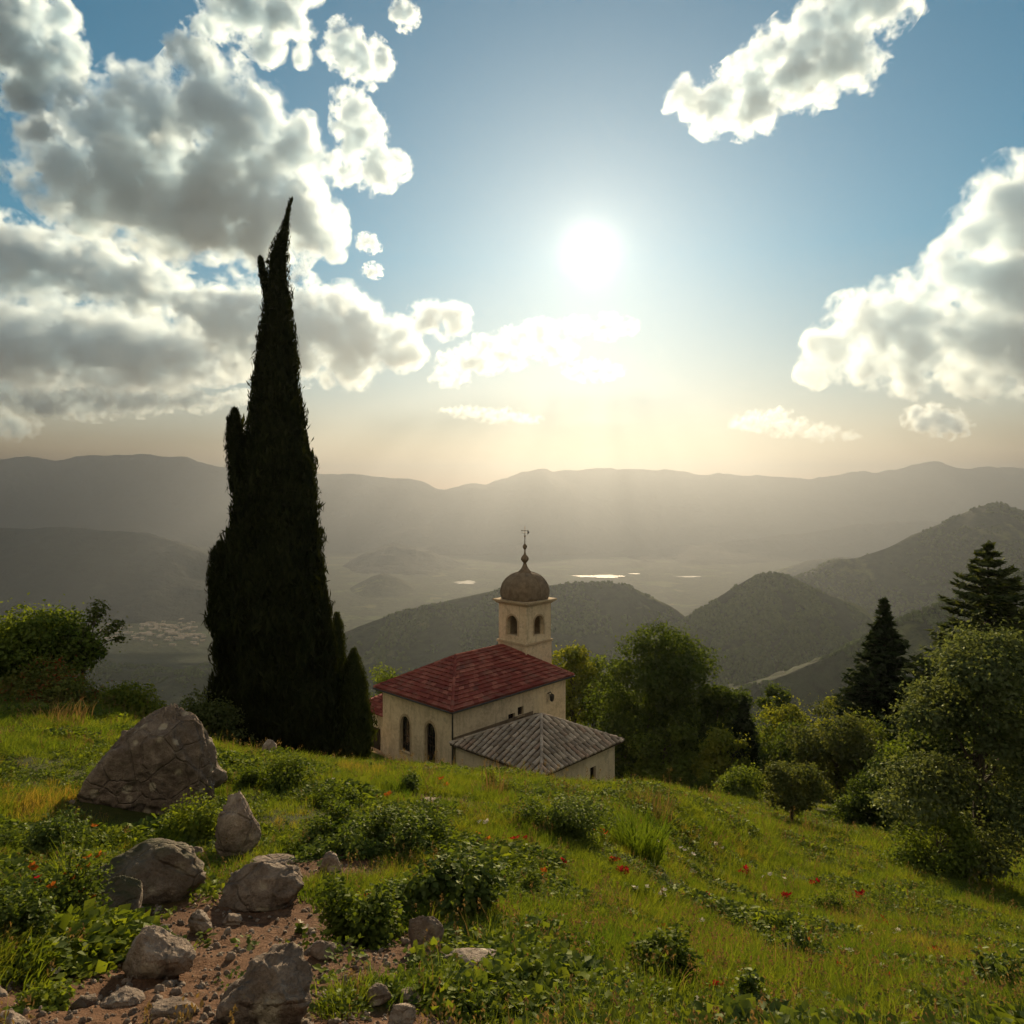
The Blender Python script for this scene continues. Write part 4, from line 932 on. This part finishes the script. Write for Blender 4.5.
rock('flat rectangular pale slab in the middle foreground', 440, 506, 941, 976, R_tan, 14, .7, .05, 0, 10, .1, .2)
rock('dark little rock left of the flat rectangular slab, at the bottom', 362, 392, 984, 1008, R_grey, 15, .8, .2, 0, 7, .12, .2)
rock('brown little rock with a flat face beside the dark one at the bottom', 396, 424, 986, 1006, R_grey, 16, .8, .1, 0, 8, .12, .2)
rock('dark stone under the bright green plant at the bottom', 478, 506, 982, 1006, R_grey, 17, .8, .2, 0, 7, .12, .2)
rock('pale stone touching the bottom edge beside the dark little rock', 388, 416, 1002, 1026, R_tan, 18, .8, .1, 0, 8, .12, .2)
rock('pale flat stone in the bottom left corner', -14, 26, 1010, 1034, R_tan, 19, .8, .0, 0, 7, .1, .3)
rock('reddish flat stone low in the bottom left soil', 148, 200, 996, 1020, R_tan, 20, .7, .0, 0, 9, .14, .3)
rock('reddish angular stone at the bottom between the soil and the corner grass', 100, 144, 984, 1006, R_tan, 21, .7, .1, 0, 9, .14, .3)
rock('small angular stone between the tan rock and the broad flat one', 188, 214, 912, 936, R_tan, 22, .8, .1, 0, 8, .12, .2)
rock('little stone under the front edge of the broad flat topped rock', 232, 250, 902, 914, R_grey, 23, .8, .1, 0, 8, .12, .2, sub=4)
rock('pale pebble sized stone below the broad flat topped rock', 222, 242, 912, 926, R_tan, 24, .8, .1, 0, 8, .12, .2, sub=4)
rock('light flat stone lying in the meadow grass, larger of two', 767, 788, 979, 990, R_tan, 25, .8, 0, 0, 7, .1, .2, sub=4)
rock('light flat stone lying in the meadow grass, smaller of two', 753, 769, 937, 946, R_tan, 26, .8, 0, 0, 7, .1, .2, sub=4)
rock('small pale rock peeping out of the crest grass under the huge cypress', 262, 278, 740, 758, R_tan, 27, .9, .3, 0, 6, .1, .1, sub=4)
rock('pale stone on the bare strip near the chapel crest', 420, 440, 797, 805, R_tan, 28, .8, 0, 0, 7, .1, .2, sub=4)
rock('grey stone half hidden left of the bright leaning slab rock', 186, 206, 846, 862, R_grey, 29, .8, .1, 0, 7, .1, .2, sub=4)
rock('stone on the soil just above the large half buried rock', 304, 336, 940, 962, R_tan, 30, .7, .1, 0, 8, .15, .2)

# ------------------------------------------------------------------ plants of the foreground, each standing on its own
P_green = leaf_mat('herb_leaves', (0.05625, 0.09375, 0.015), (0.13, 0.1755, 0.0286), .58, (1.3, 1.2, .35), .05, 3)
P_bright = leaf_mat('bright_herb_leaves', (0.1, 0.15, 0.02), (0.195, 0.2405, 0.0364), .58, (1.3, 1.2, .35), .05, 3)
P_deep = leaf_mat('deep_green_leaves', (0.05, 0.0875, 0.0175), (0.117, 0.1625, 0.0312), .58, (1.3, 1.2, .4), .09, 3)
P_grass = leaf_mat('grass_blades', (.058, .122, .018), (.18, .215, .036), .63, (1.3, 1.15, .35), .04, 1.1, 'instance', extra=[((.24, .19, .06), .57, .5), ((.16, .10, .045), .66, 1.7)])
P_dry = leaf_mat('dry_stalks', (.13, .085, .035), (.24, .175, .08), .4, (1.2, 1.05, .6), .03, 2)
P_stem = bark_mat('plant_stems', (.04, .05, .015), (.09, .10, .03))
def petal_mat(name, col):
    m, nt, out = new_mat(name); g = G(nt); d = g.n('BsdfDiffuse'); d.inputs[0].default_value = (*col, 1); t = g.n('BsdfTranslucent'); t.inputs[0].default_value = (*col, 1)
    mx = g.n('MixShader'); mx.inputs[0].default_value = .5; g.l(d.outputs[0], mx.inputs[1]); g.l(t.outputs[0], mx.inputs[2]); g.l(mx.outputs[0], out.inputs[0]); return m
F_red = petal_mat('red_petals', (.34, .018, .02)); F_orange = petal_mat('orange_petals', (.50, .14, .02)); F_yellow = petal_mat('yellow_petals', (.55, .36, .03)); F_white = petal_mat('white_petals', (.65, .6, .5)); F_pink = petal_mat('pink_petals', (.45, .14, .14))
def bloom_mesh(mat, r, seed):
    rng = np.random.default_rng(seed); V, Fc, n = [], [], 0
    for k in range(7):
        a = 2*PI*k/7+rng.uniform(-.2, .2); t = rng.uniform(.2, .7); u = np.array([math.cos(a), math.sin(a), t]); s = np.array([-math.sin(a), math.cos(a), 0])
        V += [u*0, u*r*.6+s*r*.38, u*r+np.array([0, 0, r*.1]), u*r*.6-s*r*.38]; Fc += [[n, n+1, n+2], [n, n+2, n+3]]; n += 4
    return mesh_np('bloom', V, Fc, mat)
def herb(label, px, base, wpx, hpx, mat=P_green, leaf=.05, n=1500, seed=0, name='herb_plant', cat='plant', blooms=None, wd=.34, group=None, stems=14, shape='dome'):
    rng = np.random.default_rng(seed+900); X, Y, Z = hit(px, base); w = wpx/F*Y; h = hpx/F*Y*.86; w *= 1.12; Yc = Y+w*.25; X *= Yc/Y; w *= Yc/Y; h *= Yc/Y; Z = gz(X, Yc)
    root = thing(name, (X, Yc, Z), label, cat, group); mb = MB(); parts = []; tips = []
    lobes = [(rng.uniform(-.3, .3), rng.uniform(-.25, .25), rng.uniform(.5, 1.1), rng.uniform(.16, .34)) for _ in range(5)]
    for i in range(stems):
        lx, ly, lh, lr = lobes[rng.integers(0, 5)]; a = rng.uniform(0, 2*PI); r = math.sqrt(rng.uniform(0, 1)); hh = h*lh*(1-.5*r*r)*rng.uniform(.55, 1.15); T = np.array([(lx+math.cos(a)*r*lr)*w, (ly+math.sin(a)*r*lr)*w*.9, hh])
        b = T*np.array([.35, .35, 0]); b[2] = gz(X+b[0], Yc+b[1])-Z-.01
        mid = (b+T)/2+np.array([0, 0, hh*.12])+rng.normal(size=3)*h*.04; mb.tube([b, mid, T], [.0035+h*.008, .003+h*.005, .0015], 5); tips.append(T)
        m = n//stems; t = rng.uniform(.25, 1.05, m)[:, None]; q = b*(1-t)**2+2*mid*t*(1-t)+T*t*t
        q = q+rdir(rng, m)*rng.uniform(.2, 1, (m, 1))**.5*min(w, h*1.6)*(.17 if shape == 'dome' else .08)
        up = (q-np.array([0, 0, h*.3])); up /= np.linalg.norm(up, axis=1, keepdims=True)+1e-6
        parts.append(kites(q, leaf*rng.uniform(.5, 1.3, m), rng.normal(size=(m, 3))*.5+np.array([0, 0, .8])+up*.4, rng, up, wd=wd, curl=.1))
    V, Fc = join(parts); zg = ground_z(V[::4, 0]+X, V[::4, 1]+Yc)-Z; V[:, 2] = np.maximum(V[:, 2], np.repeat(zg, 4)+.008)
    link('foliage', mesh_np('foliage', V, Fc, mat), root); mb.build('stem', P_stem, root)
    if blooms:
        bm_, k, r = blooms
        for i in range(k):
            T = tips[i % len(tips)]; bo = link('bloom', bloom_mesh(bm_, r*rng.uniform(.8, 1.2), seed*31+i), root, tuple(T*np.array([1, 1, 1.03])+np.array([rng.normal()*.01, rng.normal()*.01, .01]))); bo.rotation_euler = (rng.uniform(-.3, .7), rng.uniform(-.4, .4), rng.uniform(0, 6))
    return root
herb('bushy green plant on the crest under the huge cypress', 290, 792, 84, 40, P_green, 0.037, 7140, 1, 'shrub', 'shrub', stems=26)
herb('feathery bright green plant between the huge boulder and the pale leaning slab', 196, 848, 66, 70, P_bright, 0.0333, 6120, 2, 'shrub', 'shrub', stems=24)
herb('dome shaped shrub with small pale leaves right of the middle', 560, 838, 80, 50, P_deep, 0.0333, 8840, 3, 'shrub', 'shrub', stems=30)
herb('low spreading shrub above the small rounded pale rock', 352, 858, 150, 44, P_deep, 0.037, 10200, 4, 'shrub', 'shrub', stems=44)
herb('dark green shrub right of the low spreading one', 415, 846, 78, 46, P_green, 0.037, 6120, 5, 'shrub', 'shrub', stems=26)
herb('big leafy plant with broad leaves above the blocky rock', 440, 925, 116, 72, P_deep, 0.0459, 5440, 6, 'shrub', 'shrub', stems=30, wd=.4)
herb('bright broad leaved plant at the bottom right of the flat slab', 536, 1000, 92, 66, P_bright, 0.0555, 1360, 7, 'herb_plant', 'plant', wd=.42, stems=22)
herb('wide leafy clump left of the bright broad leaved plant and below the low shrub', 365, 950, 92, 62, P_green, 0.0333, 5440, 8, 'shrub', 'shrub', stems=28)
herb('flowering plant with orange red blooms at the left edge', 60, 950, 96, 118, P_green, 0.0252, 6120, 9, 'flowering_plant', 'plant', (F_orange, 16, .022), stems=40)
herb('tangled green plant with a crimson bloom at the far left edge', 14, 962, 74, 96, P_deep, 0.0266, 4420, 10, 'flowering_plant', 'plant', (F_red, 4, .022), stems=24)
herb('low yellow green weeds at the bottom left corner', 48, 1012, 80, 34, P_bright, 0.0222, 3060, 11, 'weed_clump', 'plant', stems=26)
herb('small round green shrub on the crest in front of the chapel windows', 405, 792, 40, 22, P_deep, 0.0333, 2550, 12, 'shrub', 'shrub', stems=16)
herb('low green shrub at the crest left of the bare strip', 340, 812, 60, 26, P_green, 0.0333, 3740, 13, 'shrub', 'shrub', stems=20)
herb('green shrub half hiding the pavilion roof corner', 500, 792, 54, 22, P_bright, 0.0296, 2550, 14, 'shrub', 'shrub', stems=20)
herb('low leafy mound at the right of the big leafy plant', 512, 900, 60, 34, P_green, 0.0311, 3230, 15, 'shrub', 'shrub', stems=20)
herb('dark low weed clump in the middle of the meadow', 792, 966, 60, 34, P_deep, 0.0311, 3060, 16, 'weed_clump', 'plant', stems=20)
herb('dark weed clump at the bottom edge of the meadow', 764, 1030, 80, 46, P_deep, 0.0296, 3230, 17, 'weed_clump', 'plant', stems=22)
herb('tufted dark weeds low at the right edge of the meadow', 1004, 1000, 60, 50, P_deep, 0.037, 2720, 18, 'weed_clump', 'plant', stems=22)
herb('weedy clump beside the red flowers above the meadow stones', 834, 918, 54, 30, P_green, 0.037, 2550, 19, 'weed_clump', 'plant', stems=18)
herb('leafy weeds at the bottom between the flat slab and the meadow', 660, 985, 90, 56, P_green, 0.0311, 4420, 20, 'weed_clump', 'plant', stems=28)
herb('low green clump at the foot of the small airy tree', 700, 792, 40, 22, P_green, 0.0888, 1190, 21, 'weed_clump', 'plant', stems=16)
herb('leafy clump under the dark slope left of the mossy boulder', 40, 860, 90, 50, P_deep, 0.0311, 4420, 22, 'weed_clump', 'plant', stems=24)
herb('low clump against the right side of the huge pointed boulder', 236, 790, 40, 26, P_green, 0.0333, 2380, 23, 'weed_clump', 'plant', stems=16)
def grass_tuft(n, h, r, seed, wdt=.006, lean=.5, seg=4):
    rng = np.random.default_rng(seed); V, Fc = [], []; k = 0
    for i in range(n):
        a = rng.uniform(0, 2*PI); q = r*math.sqrt(rng.uniform(0, 1)); b = np.array([q*math.cos(a), q*math.sin(a), -.02]); L = h*rng.uniform(.45, 1.1); ln = lean*rng.uniform(.2, 1.2)*L
        az = a+rng.normal()*.8; d = np.array([math.cos(az), math.sin(az), 0]); sd = rng.normal(size=3)*np.array([1, 1, 0]); sd /= np.linalg.norm(sd)
        for j in range(seg):
            t = j/(seg-1); p = b+d*ln*t**2+np.array([0, 0, L*t*(1-.18*t*lean)]); w_ = wdt*(1-t**1.6*.92)*rng.uniform(.9, 1.1); V += [p-sd*w_*.5, p+sd*w_*.5]
        for j in range(seg-1): Fc.append([k+2*j, k+2*j+1, k+2*j+3, k+2*j+2])
        k += seg*2
    return np.array(V), np.array(Fc)
def big_tuft(label, px, base, wpx, hpx, n, seed, mat=P_grass, wdt=.012, name='grass_tussock'):
    X, Y, Z = hit(px, base); V, Fc = grass_tuft(n, hpx/F*Y, wpx/F*Y*.34, seed, wdt, .7, 5)
    tag(link(name, mesh_np(name, V, Fc, mat), None, (X, Y+.1, gz(X, Y+.1))), label, 'grass clump', 'tall grass tussocks')
big_tuft('tall arching tussock of grass on the crest below the pavilion wall', 640, 858, 70, 58, 420, 71)
big_tuft('upright grass tussock behind the orange flowering plant', 62, 900, 34, 66, 160, 72, P_grass, .008)
big_tuft('reddish dry grass stalks on the crest right of the pavilion', 652, 820, 60, 34, 170, 73, P_dry, .010)
big_tuft('reddish dry grass patch under the left edge tree', 44, 722, 120, 22, 260, 74, P_dry, .012)
big_tuft('tall thin stalks in front of the pavilion roof', 492, 796, 44, 40, 60, 75, P_dry, .008)
big_tuft('mossy grass cap on top of the long low boulder', 160, 852, 50, 22, 260, 76, P_grass, .006)
def flower(label, px, base, mat, r, k, seed, group='red flowers in the sloping meadow'):
    herb(label, px, base, 18, 12, P_green, .03, 90, seed, 'wildflower', 'flower', (mat, k, r), stems=max(6, k), group=group)
_rf = [(745, 880), (727, 918), (732, 912), (815, 890), (844, 976), (893, 988), (922, 1014), (704, 968), (696, 986), (612, 868), (620, 877), (700, 902), (760, 932), (782, 905), (860, 905), (880, 930), (664, 940), (812, 950), (940, 960), (560, 872), (520, 848), (830, 1010), (720, 1000)]
for i, (a, b) in enumerate(_rf): flower('small red wildflower cluster in the sloping meadow grass', a, b, F_red, .004*hit(a, b)[1]+.012, 4, 100+i)
for i, (a, b) in enumerate([(378, 906), (437, 790), (484, 846), (540, 888), (598, 842), (390, 800)]): flower('small orange wildflower cluster among the middle shrubs', a, b, F_orange, .004*hit(a, b)[1]+.01, 3, 130+i, 'orange flowers among the shrubs')
for i, (a, b) in enumerate([(470, 868), (462, 866), (92, 940)]): flower('yellow wildflower cluster on a low green plant', a, b, F_yellow, .004*hit(a, b)[1]+.012, 3, 150+i, 'yellow flowers')
for i, (a, b) in enumerate([(682, 860), (694, 880), (870, 942), (660, 906), (820, 1000), (560, 905), (590, 960), (302, 934), (46, 984), (650, 850), (720, 852), (900, 940), (640, 900), (700, 930), (770, 885), (800, 925), (850, 960), (590, 935), (520, 868), (480, 830), (745, 955), (880, 975), (930, 985), (610, 1000), (690, 1010), (420, 830), (330, 790)]): flower('tiny pale wildflower in the grass', a, b, F_white, .003*hit(a, b)[1]+.008, 3, 160+i, 'pale wildflowers')

# ------------------------------------------------------------------ uncountable cover: grass, herbs, gravel, hillside woods (instanced as stuff)
def proto_collection(name, meshes):
    c = bpy.data.collections.new(name)
    for i, me in enumerate(meshes): c.objects.link(bpy.data.objects.new('%s_%02d' % (name, i), me))
    return c
def scatter(name, protos, P_, rot, scl, idx, label=None, cat=None):
    me = bpy.data.meshes.new(name); me.vertices.add(len(P_)); me.vertices.foreach_set('co', np.asarray(P_, np.float32).ravel())
    a = me.attributes.new('rot', 'FLOAT_VECTOR', 'POINT'); a.data.foreach_set('vector', np.asarray(rot, np.float32).ravel())
    a = me.attributes.new('scl', 'FLOAT', 'POINT'); a.data.foreach_set('value', np.asarray(scl, np.float32))
    a = me.attributes.new('idx', 'INT', 'POINT'); a.data.foreach_set('value', np.asarray(idx, np.int32))
    o = link(name, me); tag(o, label, cat, None, 'stuff')
    ng = bpy.data.node_groups.new('scatter_'+name, 'GeometryNodeTree')
    ng.interface.new_socket('Geometry', in_out='INPUT', socket_type='NodeSocketGeometry'); ng.interface.new_socket('Geometry', in_out='OUTPUT', socket_type='NodeSocketGeometry')
    N = ng.nodes.new; gi, go = N('NodeGroupInput'), N('NodeGroupOutput'); ip = N('GeometryNodeInstanceOnPoints'); ci = N('GeometryNodeCollectionInfo')
    ci.inputs['Collection'].default_value = proto_collection(name+'_kinds', protos); ci.inputs['Separate Children'].default_value = True; ci.inputs['Reset Children'].default_value = True
    def na(nm, t): x = N('GeometryNodeInputNamedAttribute'); x.data_type = t; x.inputs['Name'].default_value = nm; return x.outputs['Attribute']
    L = ng.links.new
    L(gi.outputs[0], ip.inputs['Points']); L(ci.outputs[0], ip.inputs['Instance']); ip.inputs['Pick Instance'].default_value = True
    L(na('idx', 'INT'), ip.inputs['Instance Index']); L(na('rot', 'FLOAT_VECTOR'), ip.inputs['Rotation']); L(na('scl', 'FLOAT'), ip.inputs['Scale']); L(ip.outputs[0], go.inputs[0])
    o.modifiers.new('scatter', 'NODES').node_group = ng
    return o
rng = np.random.default_rng(77)
def spots(n, r0, r1, a=.70):
    r = np.exp(rng.uniform(math.log(r0), math.log(r1), n)); k = rng.random(n) < .72
    az = np.where(k, rng.uniform(-a, a, n), np.sign(rng.random(n)-.5)*rng.uniform(a, max(1.25, a+.2), n)); return np.sin(az)*r, np.cos(az)*r, r
def clear(x, y, soil_keep=.06, k=1.0):
    m = rng.random(len(x)) > soil_mask(x, y)*(1-soil_keep)
    for (X, Y, rx, ry) in ROCKS: m &= np.hypot((x-X)/(rx*k+.02), (y-Y+.35*ry+.05)/(ry*1.5*k+.05)) > 1
    m &= ~((np.abs((x-KX)*UX+(y-KY)*UY-5.6) < 6.2) & (np.abs((x-KX)*VX+(y-KY)*VY-.4) < 7.5))
    return m
gp = [mesh_np('turf', *grass_tuft(28+4*i, .055+.012*i, .075, 200+i, .0050, .8), P_grass) for i in range(6)]
gp += [mesh_np('turf', *grass_tuft(16, .17, .05, 210+i, .0045, .5), P_grass) for i in range(2)]
def seed_stalks(k, h, seed):
    rg = np.random.default_rng(seed); parts = []
    for i in range(k):
        V, Fc = grass_tuft(1, h*rg.uniform(.7, 1.2), .06, seed*9+i, .0035, .35); top = V[-2:].mean(0); m = 9
        q = top+np.stack([rg.normal(size=m)*.005, rg.normal(size=m)*.005, rg.uniform(-.05, .012, m)], 1)
        kv, kf = kites(q, .016*rg.uniform(.7, 1.3, m), rg.normal(size=(m, 3)), rg, np.array([0, 0, 1.]), wd=.22)
        tri = np.concatenate([Fc[:, [0, 1, 2]], Fc[:, [0, 2, 3]]]); parts.append(join([(V, tri), (kv, kf)]))
    return join(parts)
gp += [mesh_np('seed_stalks', *seed_stalks(3+i, .20+.03*i, 220+i), P_dry) for i in range(3)]
x, y, r = spots(160000, 1.35, 46); m = clear(x, y, .0); x, y, r = x[m], y[m], r[m]
ln = fbm(xy3(x, y, .7), 3, 61)
m = rng.random(len(x)) < np.clip(.78+ln*1.1, .2, 1); x, y, r, ln = x[m], y[m], r[m], ln[m]; n = len(x)
tall = (rng.random(n) < .055)
scl = (.75+.5*rng.random(n)+ln*.5)*(1+sstep(5, 30, r)*1.9)
scatter('grass', gp, np.stack([x, y, ground_z(x, y)], 1), np.stack([rng.normal(size=n)*.14, rng.normal(size=n)*.14, rng.uniform(0, 6.28, n)], 1), np.clip(scl, .35, 4), np.where(tall, 6+rng.integers(0, 5, n), rng.integers(0, 6, n)), 'green and yellowish grass covering the slope', 'grass')
def small_herb(k, L, h, r, seed, mat):
    rg = np.random.default_rng(seed); a = rg.uniform(0, 2*PI, k); q = r*np.sqrt(rg.uniform(0.05, 1, k)); c = np.stack([q*np.cos(a), q*np.sin(a), h*rg.uniform(.15, 1, k)*(1-.5*(q/r)**2)], 1)
    V, Fc = kites(c, L*rg.uniform(.6, 1.3, k), rg.normal(size=(k, 3))*.4+np.array([0, 0, 1.]), rg, np.stack([np.cos(a), np.sin(a), .2*np.ones(k)], 1), wd=.38); return mesh_np('ground_herb', V, Fc, mat)
hp = [small_herb(50, .022, .06, .08, 300+i, (P_green, P_bright, P_deep, P_green)[i % 4]) for i in range(8)]+[small_herb(26, .034, .055, .085, 320+i, (P_bright, P_deep)[i % 2]) for i in range(4)]
x, y, r = spots(76000, 1.4, 40); m = clear(x, y, .03); x, y, r = x[m], y[m], r[m]
ln = fbm(xy3(x, y, .9), 3, 67); m = rng.random(len(x)) < np.clip(.46+ln*1.9, .08, 1); x, y, r, ln = x[m], y[m], r[m], ln[m]; n = len(x)
scatter('ground_cover', hp, np.stack([x, y, ground_z(x, y)], 1), np.stack([rng.normal(size=n)*.2, rng.normal(size=n)*.2, rng.uniform(0, 6.28, n)], 1), np.clip((.8+.6*rng.random(n)+ln*.6+2.2*np.clip(ln-.12, 0, 1))*(1+sstep(6, 36, r)*1.3), .4, 4), rng.integers(0, 12, n), 'small leafy weeds growing between the grass', 'weeds')
def pebble(seed, mat):
    V, Fc = ICO[2]; V = V*(1+fbm(V*1.6+seed, 3, seed)[:, None]*.5)*np.array([1, .8, .6]); return mesh_np('gravel_stone', V, Fc, mat, True)
pp = [pebble(400+i, (R_tan, R_grey)[i % 2]) for i in range(6)]
x, y, r = spots(34000, 1.4, 14); m = rng.random(len(x)) < soil_mask(x, y)**.6*.8+.012; x, y, r = x[m], y[m], r[m]; n = len(x)
scatter('gravel', pp, np.stack([x, y, ground_z(x, y)+.002], 1), rng.uniform(0, 6.28, (n, 3)), np.clip(.007*np.exp(rng.normal(size=n)*.65), .003, .045), rng.integers(0, 6, n), 'loose stones and crumbs on the bare red soil', 'gravel')
F_wood = leaf_mat('woodland_leaves', (.026, .046, .010), (.085, .12, .026), .12, (1.25, 1.15, .5), .02, .004, 'instance')
def wood_tree(seed, pointed=False):
    V, Fc = ICO[2]; k = 1+fbm(V*1.7+seed, 3, seed)[:, None]*.75; V = V*k*np.array([1, 1, 1.1])
    if pointed: V = V*np.stack([1-.45*np.clip(V[:, 2], -1, 1), 1-.45*np.clip(V[:, 2], -1, 1), np.full(len(V), 1.25)], 1)
    return mesh_np('woodland_tree', V+np.array([0, 0, .55]), Fc, F_wood)
wp = [wood_tree(500+i, i > 3) for i in range(6)]
PT, SC = [], []
for (X, Y, Z, prof), d in WOODS:
    A_ = X.shape; i = rng.integers(0, A_[0]-1, 26000); j = rng.integers(2, int(A_[1]*.76), 26000); fu, fv = rng.random(26000), rng.random(26000)
    bl = lambda M: M[i, j]*(1-fu)*(1-fv)+M[i+1, j]*fu*(1-fv)+M[i, j+1]*(1-fu)*fv+M[i+1, j+1]*fu*fv
    px_, py_, pz_ = bl(X), bl(Y), bl(Z); nn = fbm(xy3(px_, py_, 1/130.), 4, 71)+.5*fbm(xy3(px_, py_, 1/32.), 2, 73)
    k = (nn > -.05) & (np.abs(px_/py_) < .85); PT.append(np.stack([px_, py_, pz_], 1)[k]); SC.append((rng.uniform(.55, 1.25, k.sum())*(2.1+d*.0007)))
PT, SC = np.concatenate(PT), np.concatenate(SC); n = len(PT)
scatter('woods', wp, PT, np.stack([np.zeros(n), np.zeros(n), rng.uniform(0, 6.28, n)], 1), SC, rng.integers(0, 6, n), 'dark woods covering the hills beyond the chapel', 'woodland')
# trees of the slope right below the meadow and the chapel
x, y, r = spots(5200, 95, 900, .75); nn = fbm(xy3(x, y, 1/45.), 3, 81); m = (nn > -.25) & ((r > 120) | (np.abs(x) > 30)); x, y = x[m], y[m]; n = len(x)
scatter('slope_woods', wp, np.stack([x, y, ground_z(x, y)-.5], 1), np.stack([np.zeros(n), np.zeros(n), rng.uniform(0, 6.28, n)], 1), rng.uniform(2.2, 4.6, n), rng.integers(0, 6, n), 'woods on the steep slope below the chapel', 'woodland')

# ------------------------------------------------------------------ far valley: water and village
def water_mat():
    m, nt, out = new_mat('lake_water'); g = G(nt); n = g.noise(g.pos(), .05, 3)
    g.l(g.bsdf((.02, .035, .04), .6, .5, g.bump(n, .35, 6.)), out.inputs[0]); return m
M_water = water_mat()
for (px, row, rx, ry, sd) in ((600, 576, 150, 75, 1), (690, 577, 70, 40, 2), (467, 582, 75, 70, 3), (636, 573, 40, 26, 4)):
    d = 641/((row-HY)/F); c = P(px, row, d); aa = np.linspace(0, 2*PI, 60, endpoint=False)
    k = 1+.9*fbm(np.stack([np.cos(aa)*2.2+sd*7, np.sin(aa)*2.2, 0*aa], 1), 4, sd)
    V = np.concatenate([[[c[0], c[1], 0]], np.stack([c[0]+rx*k*np.cos(aa), c[1]+ry*k*np.sin(aa), 0*aa], 1)])
    V[:, 2] = ground_z(V[:, 0], V[:, 1]).max()+1.5; i = np.arange(60)
    tag(link('lake', mesh_np('lake', V, np.stack([0*i, i+1, (i+1) % 60+1], 1), M_water)), kind='structure')
M_farwall = plain('village_walls', (.62, .56, .46), .85, .2, 0, .2, .25); M_farroof = plain('village_roofs', (.5, .4, .3), .85, .2, 0, .2, .3)
hm = []
for (a, b, h) in ((6, 8, 6), (7, 11, 7), (8, 19, 7)):
    mb = MB(); mb.box((-b, -a, -2), (b, a, h)); mb.cur = 1; o_ = 1.0
    mb.add([(-b-o_, -a-o_, h), (b+o_, -a-o_, h), (b+o_, a+o_, h), (-b-o_, a+o_, h), (-b-o_, 0, h+a*.26), (b+o_, 0, h+a*.26)], [[0, 1, 5, 4], [2, 3, 4, 5], [0, 4, 3], [1, 2, 5], [3, 2, 1, 0]])
    me = bpy.data.meshes.new('house'); me.from_pydata(mb.v, [], mb.f); me.materials.append(M_farwall); me.materials.append(M_farroof); me.polygons.foreach_set('material_index', mb.m); hm.append(me)
for i in range(150):
    if i < 110: px, row = 155+rng.normal()*26, 633+rng.normal()*6-(rng.random() < .3)*14
    elif i < 130: px, row = rng.uniform(170, 222), 636+rng.normal()*2.5
    else: px, row = 112+rng.normal()*14, 604+rng.normal()*9
    ds = np.exp(np.linspace(math.log(2500), math.log(8000), 400)); zz = ground_z((px-CX)/F*ds, ds); k = np.nonzero(-(row-HY)/F*ds <= zz)[0]; d = ds[k[0]] if len(k) else 4600
    X = (px-CX)/F*d; o = link('house', hm[int(rng.choice(3, p=[.55, .33, .12]))], None, (X, d, gz(X, d)-.5)); o.rotation_euler.z = rng.uniform(-.6, .6)
    tag(o, 'tiny pale house of the far village on the valley floor', 'house', 'houses of the far village')
# ------------------------------------------------------------------ render settings
sc.view_settings.view_transform = 'Standard'; sc.view_settings.look = 'None'; sc.view_settings.exposure = EXPOSURE; sc.view_settings.gamma = 1
sc.view_settings.use_curve_mapping = False
cy = sc.cycles; cy.use_denoising = True; cy.denoiser = 'OPENIMAGEDENOISE'; cy.denoising_input_passes = 'RGB_ALBEDO_NORMAL'
cy.max_bounces = 10; cy.diffuse_bounces = 4; cy.glossy_bounces = 2; cy.transmission_bounces = 4; cy.transparent_max_bounces = 16; cy.volume_bounces = VB
cy.caustics_reflective = False; cy.caustics_refractive = False; cy.use_adaptive_sampling = True; cy.adaptive_threshold = .03; cy.sample_clamp_indirect = 6
